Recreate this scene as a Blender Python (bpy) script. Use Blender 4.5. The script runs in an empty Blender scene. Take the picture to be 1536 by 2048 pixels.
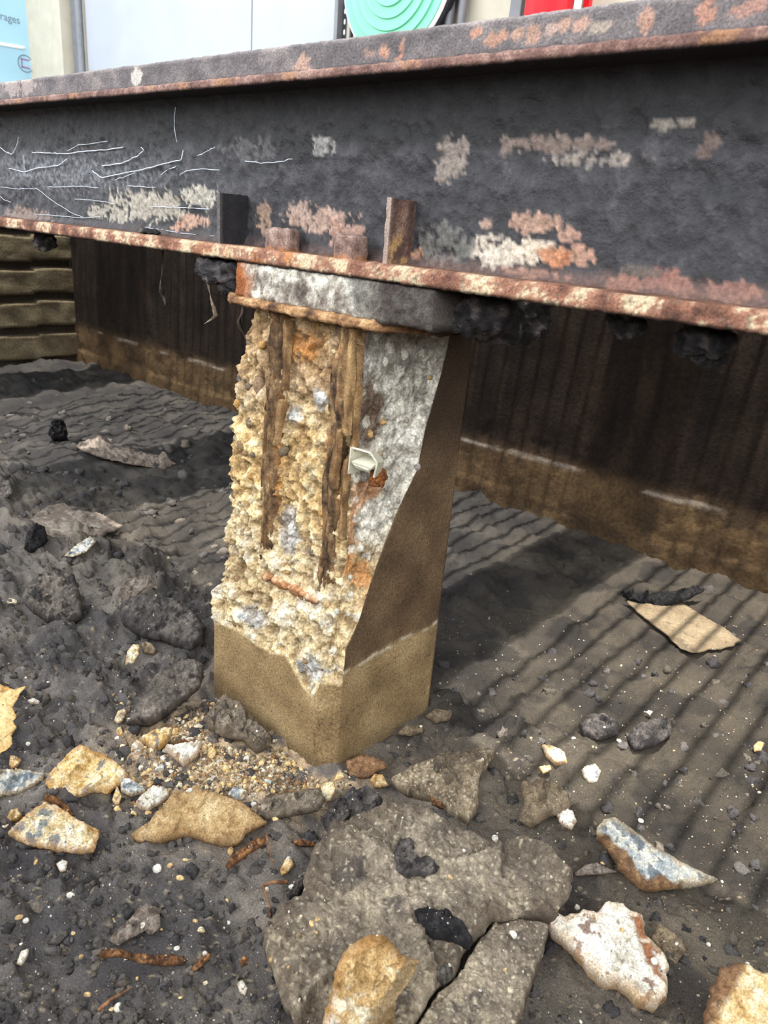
import bpy, bmesh, math, random
import numpy as np
from mathutils import Matrix, Vector, geometry

# ------------------------------------------------------------------ camera, sky, sun, exposure
SC = bpy.context.scene
COL = SC.collection
CAM = np.array([0.7089, -0.7549, 0.9064])
YAW, PITCH, ROLL, FPX = math.radians(39.674), math.radians(21.02), math.radians(4.862), 1463.9
cy_, sy_, cp_, sp_ = math.cos(YAW), math.sin(YAW), math.cos(PITCH), math.sin(PITCH)
FW = np.array([-sy_ * cp_, cy_ * cp_, -sp_])
R0 = np.array([cy_, sy_, 0.0])
U0 = np.cross(R0, FW)
RT = math.cos(ROLL) * R0 + math.sin(ROLL) * U0
UP = -math.sin(ROLL) * R0 + math.cos(ROLL) * U0
cd = bpy.data.cameras.new('camera')
cam = bpy.data.objects.new('camera', cd)
COL.objects.link(cam)
M = Matrix(((RT[0], UP[0], -FW[0], CAM[0]), (RT[1], UP[1], -FW[1], CAM[1]), (RT[2], UP[2], -FW[2], CAM[2]), (0, 0, 0, 1)))
cam.matrix_world = M
cd.sensor_fit = 'VERTICAL'
cd.sensor_height = 36.0
cd.lens = FPX / 2048.0 * 36.0
cd.clip_start = 0.01
cd.dof.use_dof = True
cd.dof.focus_distance = 1.30
cd.dof.aperture_fstop = 9.0
SC.camera = cam

SKY_ZENITH, SKY_MID, SKY_HORIZON, SUN_E = 0.5, 2.55, 1.4, 4.2
wd = bpy.data.worlds.new('sky')
SC.world = wd
wd.use_nodes = True
nt = wd.node_tree
nt.nodes.clear()
wo = nt.nodes.new('ShaderNodeOutputWorld')
bg = nt.nodes.new('ShaderNodeBackground')
tc = nt.nodes.new('ShaderNodeTexCoord')
sx = nt.nodes.new('ShaderNodeSeparateXYZ')
cr = nt.nodes.new('ShaderNodeValToRGB')
nt.links.new(tc.outputs['Generated'], sx.inputs[0])
nt.links.new(sx.outputs['Z'], cr.inputs[0])
nt.links.new(cr.outputs[0], bg.inputs[0])
nt.links.new(bg.outputs[0], wo.inputs[0])
el = cr.color_ramp.elements
def skyc(v): return (v * .97, v, v * 1.04, 1)
el[0].position, el[0].color = 0.0, skyc(SKY_HORIZON)
el[1].position, el[1].color = 0.95, skyc(SKY_ZENITH)
for ps, v in ((.35, SKY_MID), (.7, SKY_MID)):
    q = el.new(ps); q.color = skyc(v)
# hazy daylight, brighter on the open side the sun stands on
my = nt.nodes.new('ShaderNodeMapRange')
my.inputs[1].default_value, my.inputs[2].default_value, my.inputs[3].default_value, my.inputs[4].default_value = -1.0, 1.0, 1.35, .6
nt.links.new(sx.outputs['Y'], my.inputs[0])
nt.links.new(my.outputs[0], bg.inputs[1])
sd = bpy.data.lights.new('sun', 'SUN')
sd.energy = SUN_E
sd.angle = math.radians(0.9)
sd.color = (1.0, 0.955, 0.88)
sun = bpy.data.objects.new('sun', sd)
COL.objects.link(sun)
sun.rotation_euler = Vector((-0.06, 0.10, -1.0)).to_track_quat('-Z', 'Y').to_euler()
sun.location = (0.3, -0.5, 4)
SC.view_settings.view_transform = 'Standard'
SC.view_settings.look = 'None'
SC.view_settings.exposure = 0.92
SC.view_settings.gamma = 1.0
SC.view_settings.use_curve_mapping = False
rng = np.random.default_rng(7)
random.seed(7)

# ------------------------------------------------------------------ helpers
def pix(x, y):
    return FW * FPX + RT * (x - 768) - UP * (y - 1024)
def on(x, y, ax, val):
    v = pix(x, y)
    return CAM + v * ((val - CAM[ax]) / v[ax])
def G(x, y, z=0.0):
    return on(x, y, 2, z)
def lin(c):
    c = np.asarray(c, float) / 255.0
    return np.where(c <= .04045, c / 12.92, ((c + .055) / 1.055) ** 2.4)
def sst(a, b, x):
    t = np.clip((x - a) / (b - a), 0, 1)
    return t * t * (3 - 2 * t)
PERM = np.random.default_rng(3).permutation(256)
PERM = np.concatenate([PERM, PERM, PERM])
GR = np.array([(1,1,0),(-1,1,0),(1,-1,0),(-1,-1,0),(1,0,1),(-1,0,1),(1,0,-1),(-1,0,-1),(0,1,1),(0,-1,1),(0,1,-1),(0,-1,-1),(1,1,0),(-1,1,0),(0,-1,1),(0,-1,-1)], float)
def hsh(i, j, k):
    return PERM[PERM[PERM[i & 255] + (j & 255)] + (k & 255)]
def pn(P):
    P = np.asarray(P, float)
    I = np.floor(P).astype(int); F = P - I
    w = F * F * F * (F * (F * 6 - 15) + 10)
    out = 0
    for a in (0, 1):
        for b in (0, 1):
            for c in (0, 1):
                g = GR[hsh(I[:, 0] + a, I[:, 1] + b, I[:, 2] + c) & 15]
                d = F - np.array([a, b, c])
                ww = (w[:, 0] if a else 1 - w[:, 0]) * (w[:, 1] if b else 1 - w[:, 1]) * (w[:, 2] if c else 1 - w[:, 2])
                out = out + ww * (g * d).sum(1)
    return out
def fbm(P, s, o=4, off=0.0):
    P = np.asarray(P, float) / s + off
    v = 0; a = 1.0
    for i in range(o):
        v = v + a * pn(P); P = P * 2.03 + 17.3; a *= .5
    return v
def ridg(P, s, o=3, off=0.0):
    P = np.asarray(P, float) / s + off
    v = 0; a = 1.0
    for i in range(o):
        v = v + a * np.abs(pn(P)); P = P * 2.1 + 9.1; a *= .5
    return v
def worley(P, s, off=0.0):
    P = np.asarray(P, float) / s + off
    I = np.floor(P).astype(int)
    d1 = np.full(len(P), 9.0); d2 = d1.copy(); idd = np.zeros(len(P), int); vec = np.zeros_like(P)
    for a in (-1, 0, 1):
        for b in (-1, 0, 1):
            for c in (-1, 0, 1):
                J = I + np.array([a, b, c])
                h = hsh(J[:, 0], J[:, 1], J[:, 2])
                q = J + np.stack([PERM[h] / 255., PERM[h + 57] / 255., PERM[h + 131] / 255.], 1)
                dv = P - q
                d = np.sqrt((dv ** 2).sum(1))
                m = d < d1
                d2 = np.where(m, d1, np.minimum(d2, d)); vec = np.where(m[:, None], dv, vec)
                idd = np.where(m, h, idd); d1 = np.where(m, d, d1)
    return d1, d2, idd, vec
def ramp(t, stops):
    xs = [s[0] for s in stops]; cs = np.array([lin(s[1]) for s in stops])
    return np.stack([np.interp(t, xs, cs[:, i]) for i in range(3)], 1)
def mix(A, c, m):
    B = lin(c) if np.ndim(c) == 1 else c
    return A * (1 - m[:, None]) + B * m[:, None]

def mesh(name, V, F, col=None, smooth=True):
    me = bpy.data.meshes.new(name)
    me.from_pydata([tuple(v) for v in np.asarray(V, float).tolist()], [], [tuple(int(i) for i in f) for f in F])
    if col is not None:
        at = me.color_attributes.new('Col', 'FLOAT_COLOR', 'POINT')
        c4 = np.ones((len(V), 4), np.float32); c4[:, :3] = np.clip(col, 0, 1)
        at.data.foreach_set('color', c4.ravel())
    if smooth:
        me.polygons.foreach_set('use_smooth', np.ones(len(me.polygons), bool))
    me.update()
    return me
def obj(name, V, F, mat, parent=None, col=None, smooth=True, origin=None):
    V = np.asarray(V, float)
    if origin is None and parent is None:
        origin = np.array([V[:, 0].mean(), V[:, 1].mean(), V[:, 2].min()])
    if origin is not None:
        V = V - origin
    o = bpy.data.objects.new(name, mesh(name, V, F, col, smooth))
    if origin is not None:
        o.location = origin
    o.data.materials.append(mat)
    COL.objects.link(o)
    if parent is not None:
        o.parent = parent
        o.location = -np.array(parent.location) if origin is None else np.array(origin) - np.array(parent.location)
    return o
def thing(name, label, cat, loc=(0, 0, 0), group=None):
    o = bpy.data.objects.new(name, None); COL.objects.link(o)
    o.location = loc; o.empty_display_size = .05
    tag(o, label, cat, group)
    return o
def tag(o, label=None, cat=None, group=None, kind=None):
    if label: o['label'] = label
    if cat: o['category'] = cat
    if group: o['group'] = group
    if kind or cat: o['kind'] = kind or 'thing'
    return o
def qgrid(nu, nv, wrap=False, o=0, flip=False):
    i = np.arange(nu - 1 if not wrap else nu)[:, None]; j = np.arange(nv - 1)[None, :]
    i2 = (i + 1) % nu
    q = np.stack([i * nv + j, i2 * nv + j, i2 * nv + j + 1, i * nv + j + 1], -1).reshape(-1, 4) + o
    return q[:, ::-1] if flip else q
def box(x0, x1, y0, y1, z0, z1):
    V = [(x, y, z) for x in (x0, x1) for y in (y0, y1) for z in (z0, z1)]
    F = [(0, 1, 3, 2), (4, 6, 7, 5), (0, 4, 5, 1), (2, 3, 7, 6), (0, 2, 6, 4), (1, 5, 7, 3)]
    return np.array(V, float), F
def tube(pts, rad, n=8, cap=True):
    pts = np.asarray(pts, float); m = len(pts)
    rad = np.full(m, rad) if np.ndim(rad) == 0 else np.asarray(rad)
    T = np.gradient(pts, axis=0); T /= np.linalg.norm(T, axis=1)[:, None] + 1e-12
    ref = np.array([0, 0, 1.]) if abs(T[0, 2]) < .9 else np.array([1., 0, 0])
    V = []
    for k in range(m):
        a = np.cross(T[k], ref); a /= np.linalg.norm(a) + 1e-12; b = np.cross(a, T[k])
        for j in range(n):
            t = 2 * math.pi * j / n
            V.append(pts[k] + rad[k] * (math.cos(t) * a + math.sin(t) * b))
    F = []
    for k in range(m - 1):
        for j in range(n):
            F.append((k * n + j, k * n + (j + 1) % n, (k + 1) * n + (j + 1) % n, (k + 1) * n + j))
    if cap:
        F.append(tuple(range(n))[::-1]); F.append(tuple((m - 1) * n + j for j in range(n)))
    return np.array(V), F
def lathe(prof, axis_o, axis, n=48):
    ax = np.asarray(axis, float); ax /= np.linalg.norm(ax)
    r = np.array([0, 0, 1.]) if abs(ax[2]) < .9 else np.array([1., 0, 0])
    a = np.cross(ax, r); a /= np.linalg.norm(a); b = np.cross(ax, a)
    V = []
    for j in range(n):
        t = 2 * math.pi * j / n
        for (rr, hh) in prof:
            V.append(np.asarray(axis_o) + ax * hh + rr * (math.cos(t) * a + math.sin(t) * b))
    return np.array(V), qgrid(n, len(prof), wrap=True)
def merge(parts):
    V = []; F = []; o = 0
    for v, f in parts:
        V.append(np.asarray(v, float)); F += [tuple(int(i) + o for i in q) for q in f]; o += len(v)
    return np.concatenate(V), F

# ------------------------------------------------------------------ materials
def amat(name, rough=.85, fs=300., fa=.35, bs=250., bd=.001, spec=.3, metal=0.0, base=None):
    m = bpy.data.materials.new(name); m.use_nodes = True
    n = m.node_tree.nodes; l = m.node_tree.links
    p = n['Principled BSDF']
    p.inputs['Roughness'].default_value = rough
    p.inputs['Specular IOR Level'].default_value = spec
    p.inputs['Metallic'].default_value = metal
    geo = n.new('ShaderNodeNewGeometry')
    if base is None:
        src = n.new('ShaderNodeAttribute'); src.attribute_name = 'Col'; so = src.outputs['Color']
    else:
        src = n.new('ShaderNodeRGB'); src.outputs[0].default_value = (*lin(base), 1); so = src.outputs[0]
    nz = n.new('ShaderNodeTexNoise'); nz.inputs['Scale'].default_value = fs; nz.inputs['Detail'].default_value = 4
    l.new(geo.outputs['Position'], nz.inputs['Vector'])
    mr = n.new('ShaderNodeMapRange'); mr.inputs[1].default_value = .3; mr.inputs[2].default_value = .7
    mr.inputs[3].default_value = 1 - fa; mr.inputs[4].default_value = 1 + fa
    l.new(nz.outputs['Fac'], mr.inputs[0])
    mx = n.new('ShaderNodeMix'); mx.data_type = 'RGBA'; mx.blend_type = 'MULTIPLY'; mx.inputs[0].default_value = 1
    l.new(so, mx.inputs[6]); l.new(mr.outputs[0], mx.inputs[7])
    l.new(mx.outputs[2], p.inputs['Base Color'])
    if bd > 0:
        nb = n.new('ShaderNodeTexNoise'); nb.inputs['Scale'].default_value = bs; nb.inputs['Detail'].default_value = 6
        nb.inputs['Roughness'].default_value = .65
        l.new(geo.outputs['Position'], nb.inputs['Vector'])
        bp = n.new('ShaderNodeBump'); bp.inputs['Distance'].default_value = bd; bp.inputs['Strength'].default_value = 1
        l.new(nb.outputs['Fac'], bp.inputs['Height']); l.new(bp.outputs[0], p.inputs['Normal'])
    return m
M_mud = amat('mud', .85, 420, .4, 240, .0035, .3)
M_conc = amat('broken_concrete', .9, 380, .38, 260, .003, .25)
M_slab = amat('muddy_slab', .75, 300, .35, 220, .003, .35)
M_pillar = amat('pillar_concrete', .9, 260, .42, 240, .002, .25)
M_wall = amat('pit_concrete', .92, 90, .3, 80, .002, .2)
M_rust = amat('rusted_steel', .82, 350, .4, 260, .0018, .3)
M_tar = amat('bitumen_coated_steel', .6, 200, .35, 140, .003, .45)
M_org = amat('dead_leaf', .8, 260, .25, 160, .0008, .25)
M_wood = amat('splintered_wood', .85, 300, .35, 220, .0012, .2)
M_web = amat('cobweb_dust', .9, 300, .2, 100, 0, .1, base=(190, 196, 205))
M_plastic = amat('plastic', .5, 200, .12, 100, 0, .4, base=(196, 192, 172))
M_plastic2 = amat('foil', .35, 200, .2, 160, .002, .6)
M_panel = amat('white_panel', .5, 3, .06, 100, 0, .4, base=(150, 154, 163))
M_cream = amat('cream_paint', .6, 12, .08, 100, 0, .3, base=(170, 165, 150))
M_grey = amat('galvanised_grey', .45, 20, .15, 100, 0, .5, base=(98, 100, 105))
M_dark = amat('dark_rubber', .5, 40, .2, 100, 0, .5, base=(38, 40, 46))
M_mint = amat('mint_plastic', .45, 5, .04, 100, 0, .4, base=(104, 184, 148))
M_red = amat('red_enamel', .3, 5, .05, 100, 0, .5, base=(205, 28, 40))
M_green = amat('green_plastic', .5, 10, .05, 100, 0, .4, base=(150, 205, 140))
M_sign = amat('sign_blue', .5, 3, .05, 100, 0, .4, base=(138, 174, 190))
M_ink = amat('sign_ink', .6, 30, .1, 100, 0, .3, base=(84, 104, 112))
M_logo = amat('sign_logo', .6, 30, .1, 100, 0, .3, base=(140, 85, 140))
M_white = amat('white_paint', .5, 30, .05, 100, 0, .4, base=(235, 238, 240))
M_deck = amat('deck_steel', .7, 120, .3, 100, .001, .4, base=(52, 47, 45))
M_pave = amat('paving', .9, 40, .25, 60, .002, .2, base=(110, 106, 100))

# ------------------------------------------------------------------ pit floor
def gblob(X, Y, px, py, r, z=0.0):
    c = G(px, py, z)
    return np.exp(-(((X - c[0]) ** 2 + (Y - c[1]) ** 2) / r ** 2))
def Hbase(X, Y):
    X = np.asarray(X, float); Y = np.asarray(Y, float)
    P = np.stack([X, Y, np.zeros_like(X)], 1)
    h = .010 * fbm(P, .45, 3) + .006 * fbm(P, .12, 3, 4.)
    h += .016 * gblob(X, Y, 470, 1490, .10) + .012 * gblob(X, Y, 330, 1480, .12) + .02 * gblob(X, Y, 870, 1570, .09)
    h += .02 * gblob(X, Y, 100, 1200, .15) + .02 * gblob(X, Y, 360, 1250, .10) - .015 * gblob(X, Y, 1180, 1990, .10)
    return h
def cloddy(X, Y):
    m = sst(.12, -.25, X + .35 * Y) * .9 + .12
    m = m * (1 - .68 * sst(.12, .42, Y))
    m = np.maximum(m, .8 * gblob(X, Y, 1000, 1420, .12))
    m = np.maximum(m, .5 * sst(.25, -.1, Y) * sst(-.2, .3, X))
    return np.clip(m, 0, 1)
DAMP = [(400, 1650, .12), (175, 1545, .06), (110, 1660, .065), (30, 1565, .06), (-10, 1440, .06), (1215, 1910, .08), (1310, 1720, .075), (830, 1800, .19), (720, 1930, .17), (1000, 1960, .12), (880, 1570, .085),
        (335, 1265, .11), (110, 1215, .11), (335, 1395, .08), (475, 1450, .055), (430, 1520, .13), (300, 1600, .06), (1480, 1990, .09), (730, 1535, .05), (600, 1610, .06), (1090, 1600, .05), (270, 1850, .05), (290, 1915, .07), (490, 1705, .05), (1360, 1250, .16)]
def Hfine(X, Y):
    P = np.stack([X, Y, np.zeros_like(X)], 1)
    cm = cloddy(X, Y)
    wob = np.stack([fbm(P, .03, 2, 3.3), fbm(P, .03, 2, 8.1), 0 * X], 1) * .012
    a1, a2, ia, va = worley(P + wob, .055)
    b1, b2, ib, vb = worley(P + wob, .021, 5.)
    patch = sst(-.25, .2, fbm(P, .16, 3, 21.))
    h = cm * patch * (.055 * np.clip(.8 - a1, 0, 1) ** 1.3 * (ia % 7 / 6.) + .022 * np.clip(.75 - b1, 0, 1) * (ib % 5 / 4.))
    h += cm * .016 * ridg(P, .045, 4, 2.)
    e1, e2, ie, ve = worley(P + wob, .034, 15.)
    h += cm * sst(.2, -.05, Y) * .018 * np.clip(.7 - e1, 0, 1) ** .7 * (ie % 5 / 4.)
    # dried flakes and little steps on the flatter ground
    c1, c2, ic, vc = worley(P + 2 * wob, .09, 9.)
    fl = (1 - cm) * sst(.0, .3, fbm(P, .2, 2, 31.) + .15)
    h += fl * .010 * (ic % 4 / 3.) * sst(.0, .08, c2 - c1) + .0025 * (1 - cm) * ridg(P, .03, 2, 12.)
    dmp = np.zeros_like(X)
    for (a_, b_, r_) in DAMP:
        dmp = np.maximum(dmp, gblob(X, Y, a_, b_, r_))
    h *= 1 - .85 * sst(.25, .7, dmp)
    h += .0012 * fbm(P, .010, 2, 40.)
    q = fbm(P + wob, .11, 4, 61.) * 3.2; fq = q - np.floor(q)
    h += (.0055 + .0075 * cm) * (1 - .8 * sst(.25, .7, dmp)) * (np.floor(q) + sst(.86, 1.0, fq) + .25 * fq)
    return h
xs = np.concatenate([np.arange(-3.9, -1.6, .015), np.arange(-1.6, -.95, .007), np.arange(-.95, .78, .0042), np.arange(.78, 2.21, .04)])
ys = np.concatenate([np.arange(-1.75, -.72, .05), np.arange(-.72, .45, .0042), np.arange(.45, 1.51, .0085)])
XX, YY = np.meshgrid(xs, ys, indexing='ij')
X = XX.ravel(); Y = YY.ravel()
P = np.stack([X, Y, 0 * X], 1)
hf = Hfine(X, Y)
Z = Hbase(X, Y) + hf
t = .5 + .55 * fbm(P, .18, 4, 7.)
mud = ramp(t, [(0, (42, 40, 41)), (.5, (62, 59, 57)), (1, (92, 87, 81))])
dry = ramp(t, [(0, (62, 56, 50)), (.5, (92, 84, 73)), (1, (118, 108, 92))])
grav = ramp(.5 + .6 * fbm(P, .02, 3, 3.), [(0, (84, 72, 60)), (.5, (136, 118, 94)), (1, (178, 158, 126))])
dm = sst(-.25, .5, X + .3 * Y + .18 * fbm(P, .2, 3, 15.)) * .95
dm = np.maximum(dm, .75 * gblob(X, Y, 860, 1560, .16)); dm = np.maximum(dm, .5 * gblob(X, Y, 250, 1050, .5))
dm = np.maximum(dm * (.3 + .7 * sst(-.2, .2, Y)), .7 * gblob(X, Y, 860, 1580, .15) )
c = mud * (1 - dm[:, None]) + dry * dm[:, None]
gm = np.clip(gblob(X, Y, 470, 1510, .14) * 1.2 + .7 * gblob(X, Y, 330, 1510, .09) + .8 * gblob(X, Y, 640, 1570, .07), 0, 1) * sst(-.3, .25, fbm(P, .05, 3, 2.) + .15)
c = c * (1 - gm[:, None]) + grav * gm[:, None]
bl = sst(.12, .35, fbm(P, .13, 4, 50.)) * .55
c = mix(c, (40, 38, 40), bl)
sp1, _, sid, _ = worley(P, .011, 3.)
spk = (sp1 < .22) & (sid % 3 == 0) & (X > -1.0) & (Y < .3)
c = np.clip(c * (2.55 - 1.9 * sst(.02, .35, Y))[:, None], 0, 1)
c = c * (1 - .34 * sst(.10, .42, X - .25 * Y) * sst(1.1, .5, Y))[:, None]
c = mix(c, (165, 150, 125), spk * .8)
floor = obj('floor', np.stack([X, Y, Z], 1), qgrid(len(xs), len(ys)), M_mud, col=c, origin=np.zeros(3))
tag(floor, kind='structure')
def H(x, y):
    a = np.atleast_1d(np.asarray(x, float)); b = np.atleast_1d(np.asarray(y, float))
    r = Hbase(a, b) + Hfine(a, b)
    return r if np.ndim(x) else float(r[0])
def GH(px, py, lift=0.0):
    p = G(px, py)
    for k in range(3):
        p = G(px, py, Hbase([p[0]], [p[1]])[0] + .004 + lift)
    return p

# ------------------------------------------------------------------ pit walls
YW = 1.4704
def wallgrid(us, vs, fn):
    UU, VV = np.meshgrid(us, vs, indexing='ij')
    return fn(UU.ravel(), VV.ravel()), qgrid(len(us), len(vs))
us = np.concatenate([np.arange(-3.95, .9, .014), np.arange(.9, 2.21, .1)]); vs = np.concatenate([np.arange(-.06, .76, .01), [.85, .95, 1.099]])
def fback(u, v):
    P = np.stack([u, 0 * u, v], 1)
    d = .004 * fbm(P, .2, 3) + .004 * sst(.3, .5, fbm(P, .06, 3, 5.)) * (v < .3)
    return np.stack([u, YW + d - .003 * (v < .07) * (1 + fbm(P, .09, 2, 3.)), v], 1)
V, F = wallgrid(us, vs, fback)
u, v = V[:, 0], V[:, 2]; P = np.stack([u, 0 * u, v], 1)
tide = .205 + .012 * fbm(P, .25, 3)
low = ramp(.5 + .6 * fbm(P, .15, 4), [(0, (62, 48, 34)), (.5, (92, 73, 51)), (1, (116, 94, 66))])
upc = ramp(.5 + .5 * fbm(P * np.array([3, 1, .6]), .2, 4, 3.), [(0, (24, 20, 17)), (.5, (40, 31, 25)), (1, (58, 46, 36))])
m = sst(-.03, .05, v - tide)
c = low * (1 - m[:, None]) + upc * m[:, None]
streak = sst(.05, .5, fbm(P * np.array([6, 1, .35]), .25, 3, 9.)) * sst(.2, .5, v)
c = mix(c, (20, 16, 15), streak * .6)
ef = np.exp(-((v - tide) / .006) ** 2) * sst(.0, .3, fbm(P, .3, 3, 14.) + .08)
c = mix(c, (176, 164, 150), ef * .8)
dk = sst(.15, .4, fbm(P, .08, 4, 24.)) * (v < .25)
c = mix(c, (64, 52, 40), dk * .7)
tag(obj('wall_back', *wallgrid(us, vs, fback), M_wall, col=c, origin=np.zeros(3)), kind='structure')
# left end wall: five projecting courses with deep recessed joints
ys2 = np.arange(-1.75, 1.48, .02); zs2 = np.arange(-.06, 1.1, .009)
XL = -3.70
def fleft(u, v):
    P = np.stack([0 * u, u, v], 1)
    zz = v - .012 * (u > 1.25) - .01 * fbm(P, .4, 2)
    ph = ((zz - .03) / .185) % 1.0
    groove = sst(.70, .76, ph) * sst(1.0, .94, ph)
    return np.stack([XL - .022 * groove + .005 * fbm(P, .1, 3), u, v], 1), groove, P
UU, VV = np.meshgrid(ys2, zs2, indexing='ij')
V, gr, P = fleft(UU.ravel(), VV.ravel())
c = ramp(.5 + .6 * fbm(P, .15, 4), [(0, (84, 74, 58)), (.5, (118, 106, 84)), (1, (144, 132, 106))])
c = mix(c, (52, 44, 36), np.clip(gr * .95 + .35 * sst(.1, .5, fbm(P, .2, 3, 7.)), 0, 1))
tag(obj('wall_left', V, qgrid(len(ys2), len(zs2), flip=True), M_wall, col=c, origin=np.zeros(3)), kind='structure')
def sbox(name, b, mat):
    V, F = box(*b)
    return tag(obj(name, V, F, mat, smooth=False), kind='structure')
sbox('sun_block_slab', (-3.2, 2.6, -1.3, -.18, 3.2, 3.26), M_cream)  # unseen slab, added to keep direct sun off the foreground
for k_, (a_, b_) in enumerate([(-3.1, -1.2), (2.45, -1.2)]):
    sbox('sun_block_post', (a_, a_ + .1, b_, b_ + .1, -.1, 3.2), M_grey)  # added posts that hold up the sun-blocking slab
sbox('wall_front', (-3.9, 2.3, -1.95, -1.75, -.1, 1.06), amat('front_wall', .9, 60, .2, 80, .001, .2, base=(120, 108, 92)))
sbox('wall_right', (2.2, 2.4, -1.75, 1.6, -.1, 1.06), amat('right_wall', .9, 60, .2, 80, .001, .2, base=(110, 96, 78)))
sbox('ground', (-9.0, 4.0, YW + .035, 4.5, .9, 1.098), M_pave)
sbox('pavement', (-9.0, -3.78, -2.0, YW + .035, .9, 1.098), M_pave)

# ------------------------------------------------------------------ steel beam
YB, YWEB, YBK = .0147, .079, .157
ZB0, ZB1, ZT0, ZT1 = .8415, .8640, 1.0865, 1.0985
xb = np.concatenate([np.arange(-3.72, -1.6, .05), np.arange(-1.6, .62, .004), np.arange(.62, 2.22, .05)])
beam = thing('steel_beam', 'long black bitumen-coated steel I-beam with rusty flanges resting across the concrete pillar', 'beam', (-.14, .085, ZB0))
def blobs(P2, lst, y, noise, n2):
    m = []
    for (px, py, rx, ry, col, st) in lst:
        col = np.array(col) * .62 + np.mean(col) * .38
        c0 = on(px, py, 1, y); k = np.linalg.norm(c0 - CAM) / FPX
        kx = k / abs(RT[0]) if abs(RT[0]) > .1 else k
        g = np.exp(-.5 * (((P2[:, 0] - c0[0]) / (rx * kx * .85)) ** 2 + ((P2[:, 2] - c0[2]) / (ry * k * .85)) ** 2))
        m.append((sst(.40, .52, g * st + .55 * noise * (.35 + g) + .55 * n2 * (.2 + g) - .04), col))
    return m
# web, with blistered bitumen
vz = np.linspace(ZB1 - .002, ZT0 + .002, 56)
UU, VV = np.meshgrid(xb, vz, indexing='ij'); u = UU.ravel(); v = VV.ravel()
P = np.stack([u, 0 * u, v], 1)
nz = fbm(P, .03, 4, 2.); nz2 = fbm(P, .009, 3, 6.)
blist = sst(-.1, .4, fbm(P, .12, 3, 11.))
a1, a2, ia, _ = worley(P + .004 * np.stack([nz2, nz2, nz], 1), .02)
dep = .0035 * nz + .0016 * nz2 + blist * .007 * ridg(P, .022, 4, 3.) + .0018 * np.clip(.7 - a1, 0, 1) * blist
fil = .012 * np.exp(-((v - ZB1) / .008)) + .012 * np.exp(-((ZT0 - v) / .008))
V = np.stack([u, YWEB - dep - fil, v], 1)
c = ramp(.5 + .6 * nz + .2 * nz2, [(0, (32, 32, 35)), (.5, (46, 45, 49)), (1, (70, 68, 71))])
clean_shade = sst(-.008, .012, v - (1.012 + .022 * fbm(P, .12, 4, 31.) + .012 * sst(-.1, .5, u)))  # dust-free tar above the dust line, plus top flange shade put into the colour
c = .78 * c * (1 - .72 * clean_shade)[:, None]
haze = np.exp(-(((u + .95) / .34) ** 2 + ((v - .965) / .035) ** 2))
c = mix(c, (128, 130, 136), np.clip(haze * (.3 + 1.5 * np.clip(nz2, -.1, .5)), 0, .6))
WB = [(300, 412, 95, 24, (158, 146, 124), 1), (230, 425, 60, 16, (150, 140, 120), .9), (400, 395, 40, 20, (160, 150, 130), .9), (390, 442, 26, 13, (182, 130, 98), 1), (360, 452, 22, 9, (182, 120, 86), .9),
      (60, 432, 60, 14, (120, 92, 76), .9), (650, 292, 22, 16, (128, 122, 116), 1), (905, 315, 26, 32, (124, 106, 92), 1), (1095, 288, 80, 14, (112, 88, 74), .95), (1190, 318, 60, 12, (128, 112, 98), .85), (1350, 248, 26, 9, (120, 106, 92), .95), (1420, 295, 12, 20, (98, 72, 60), .9),
      (640, 440, 60, 22, (164, 124, 100), .95), (690, 470, 34, 24, (160, 112, 88), .95), (530, 435, 14, 30, (150, 112, 84), .85), (600, 415, 22, 14, (150, 116, 96), .9), (1010, 505, 52, 26, (190, 172, 146), 1.05), (1075, 505, 36, 22, (192, 168, 138), 1), (1060, 445, 46, 16, (168, 118, 90), 1),
      (1115, 515, 26, 14, (196, 104, 48), 1.15), (1165, 512, 18, 18, (174, 116, 84), 1.1), (1138, 470, 16, 10, (172, 116, 90), 1), (975, 450, 16, 10, (160, 120, 96), .9), (890, 490, 44, 34, (92, 90, 82), .95), (1250, 566, 26, 14, (150, 86, 62), 1.05), (1322, 562, 26, 18, (138, 76, 58), 1.05), (1440, 580, 60, 16, (140, 82, 62), 1), (1280, 545, 30, 10, (84, 70, 60), .8), (840, 510, 10, 12, (170, 110, 70), .9), (1070, 545, 50, 8, (150, 96, 72), 1), (500, 300, 60, 20, (70, 66, 68), .7)]
for mk, cc in blobs(P, WB, YWEB, nz, nz2):
    c = mix(c, np.clip(lin(cc)[None, :] * (1 + .5 * nz2[:, None]), 0, 1), mk * .9)
rustlow = sst(.020, .004, v - ZB1 + .01 * nz) * sst(-1.2, .6, u + .4 * nz)
c = mix(c, (112, 86, 76), rustlow * .6)
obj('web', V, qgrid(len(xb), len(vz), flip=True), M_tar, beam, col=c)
Vb, Fb = box(-3.72, 2.2, YWEB + .006, YWEB + .013, ZB1 - .003, ZT0 + .003)
obj('web_rear', Vb, Fb, M_deck, beam, smooth=False)
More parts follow.
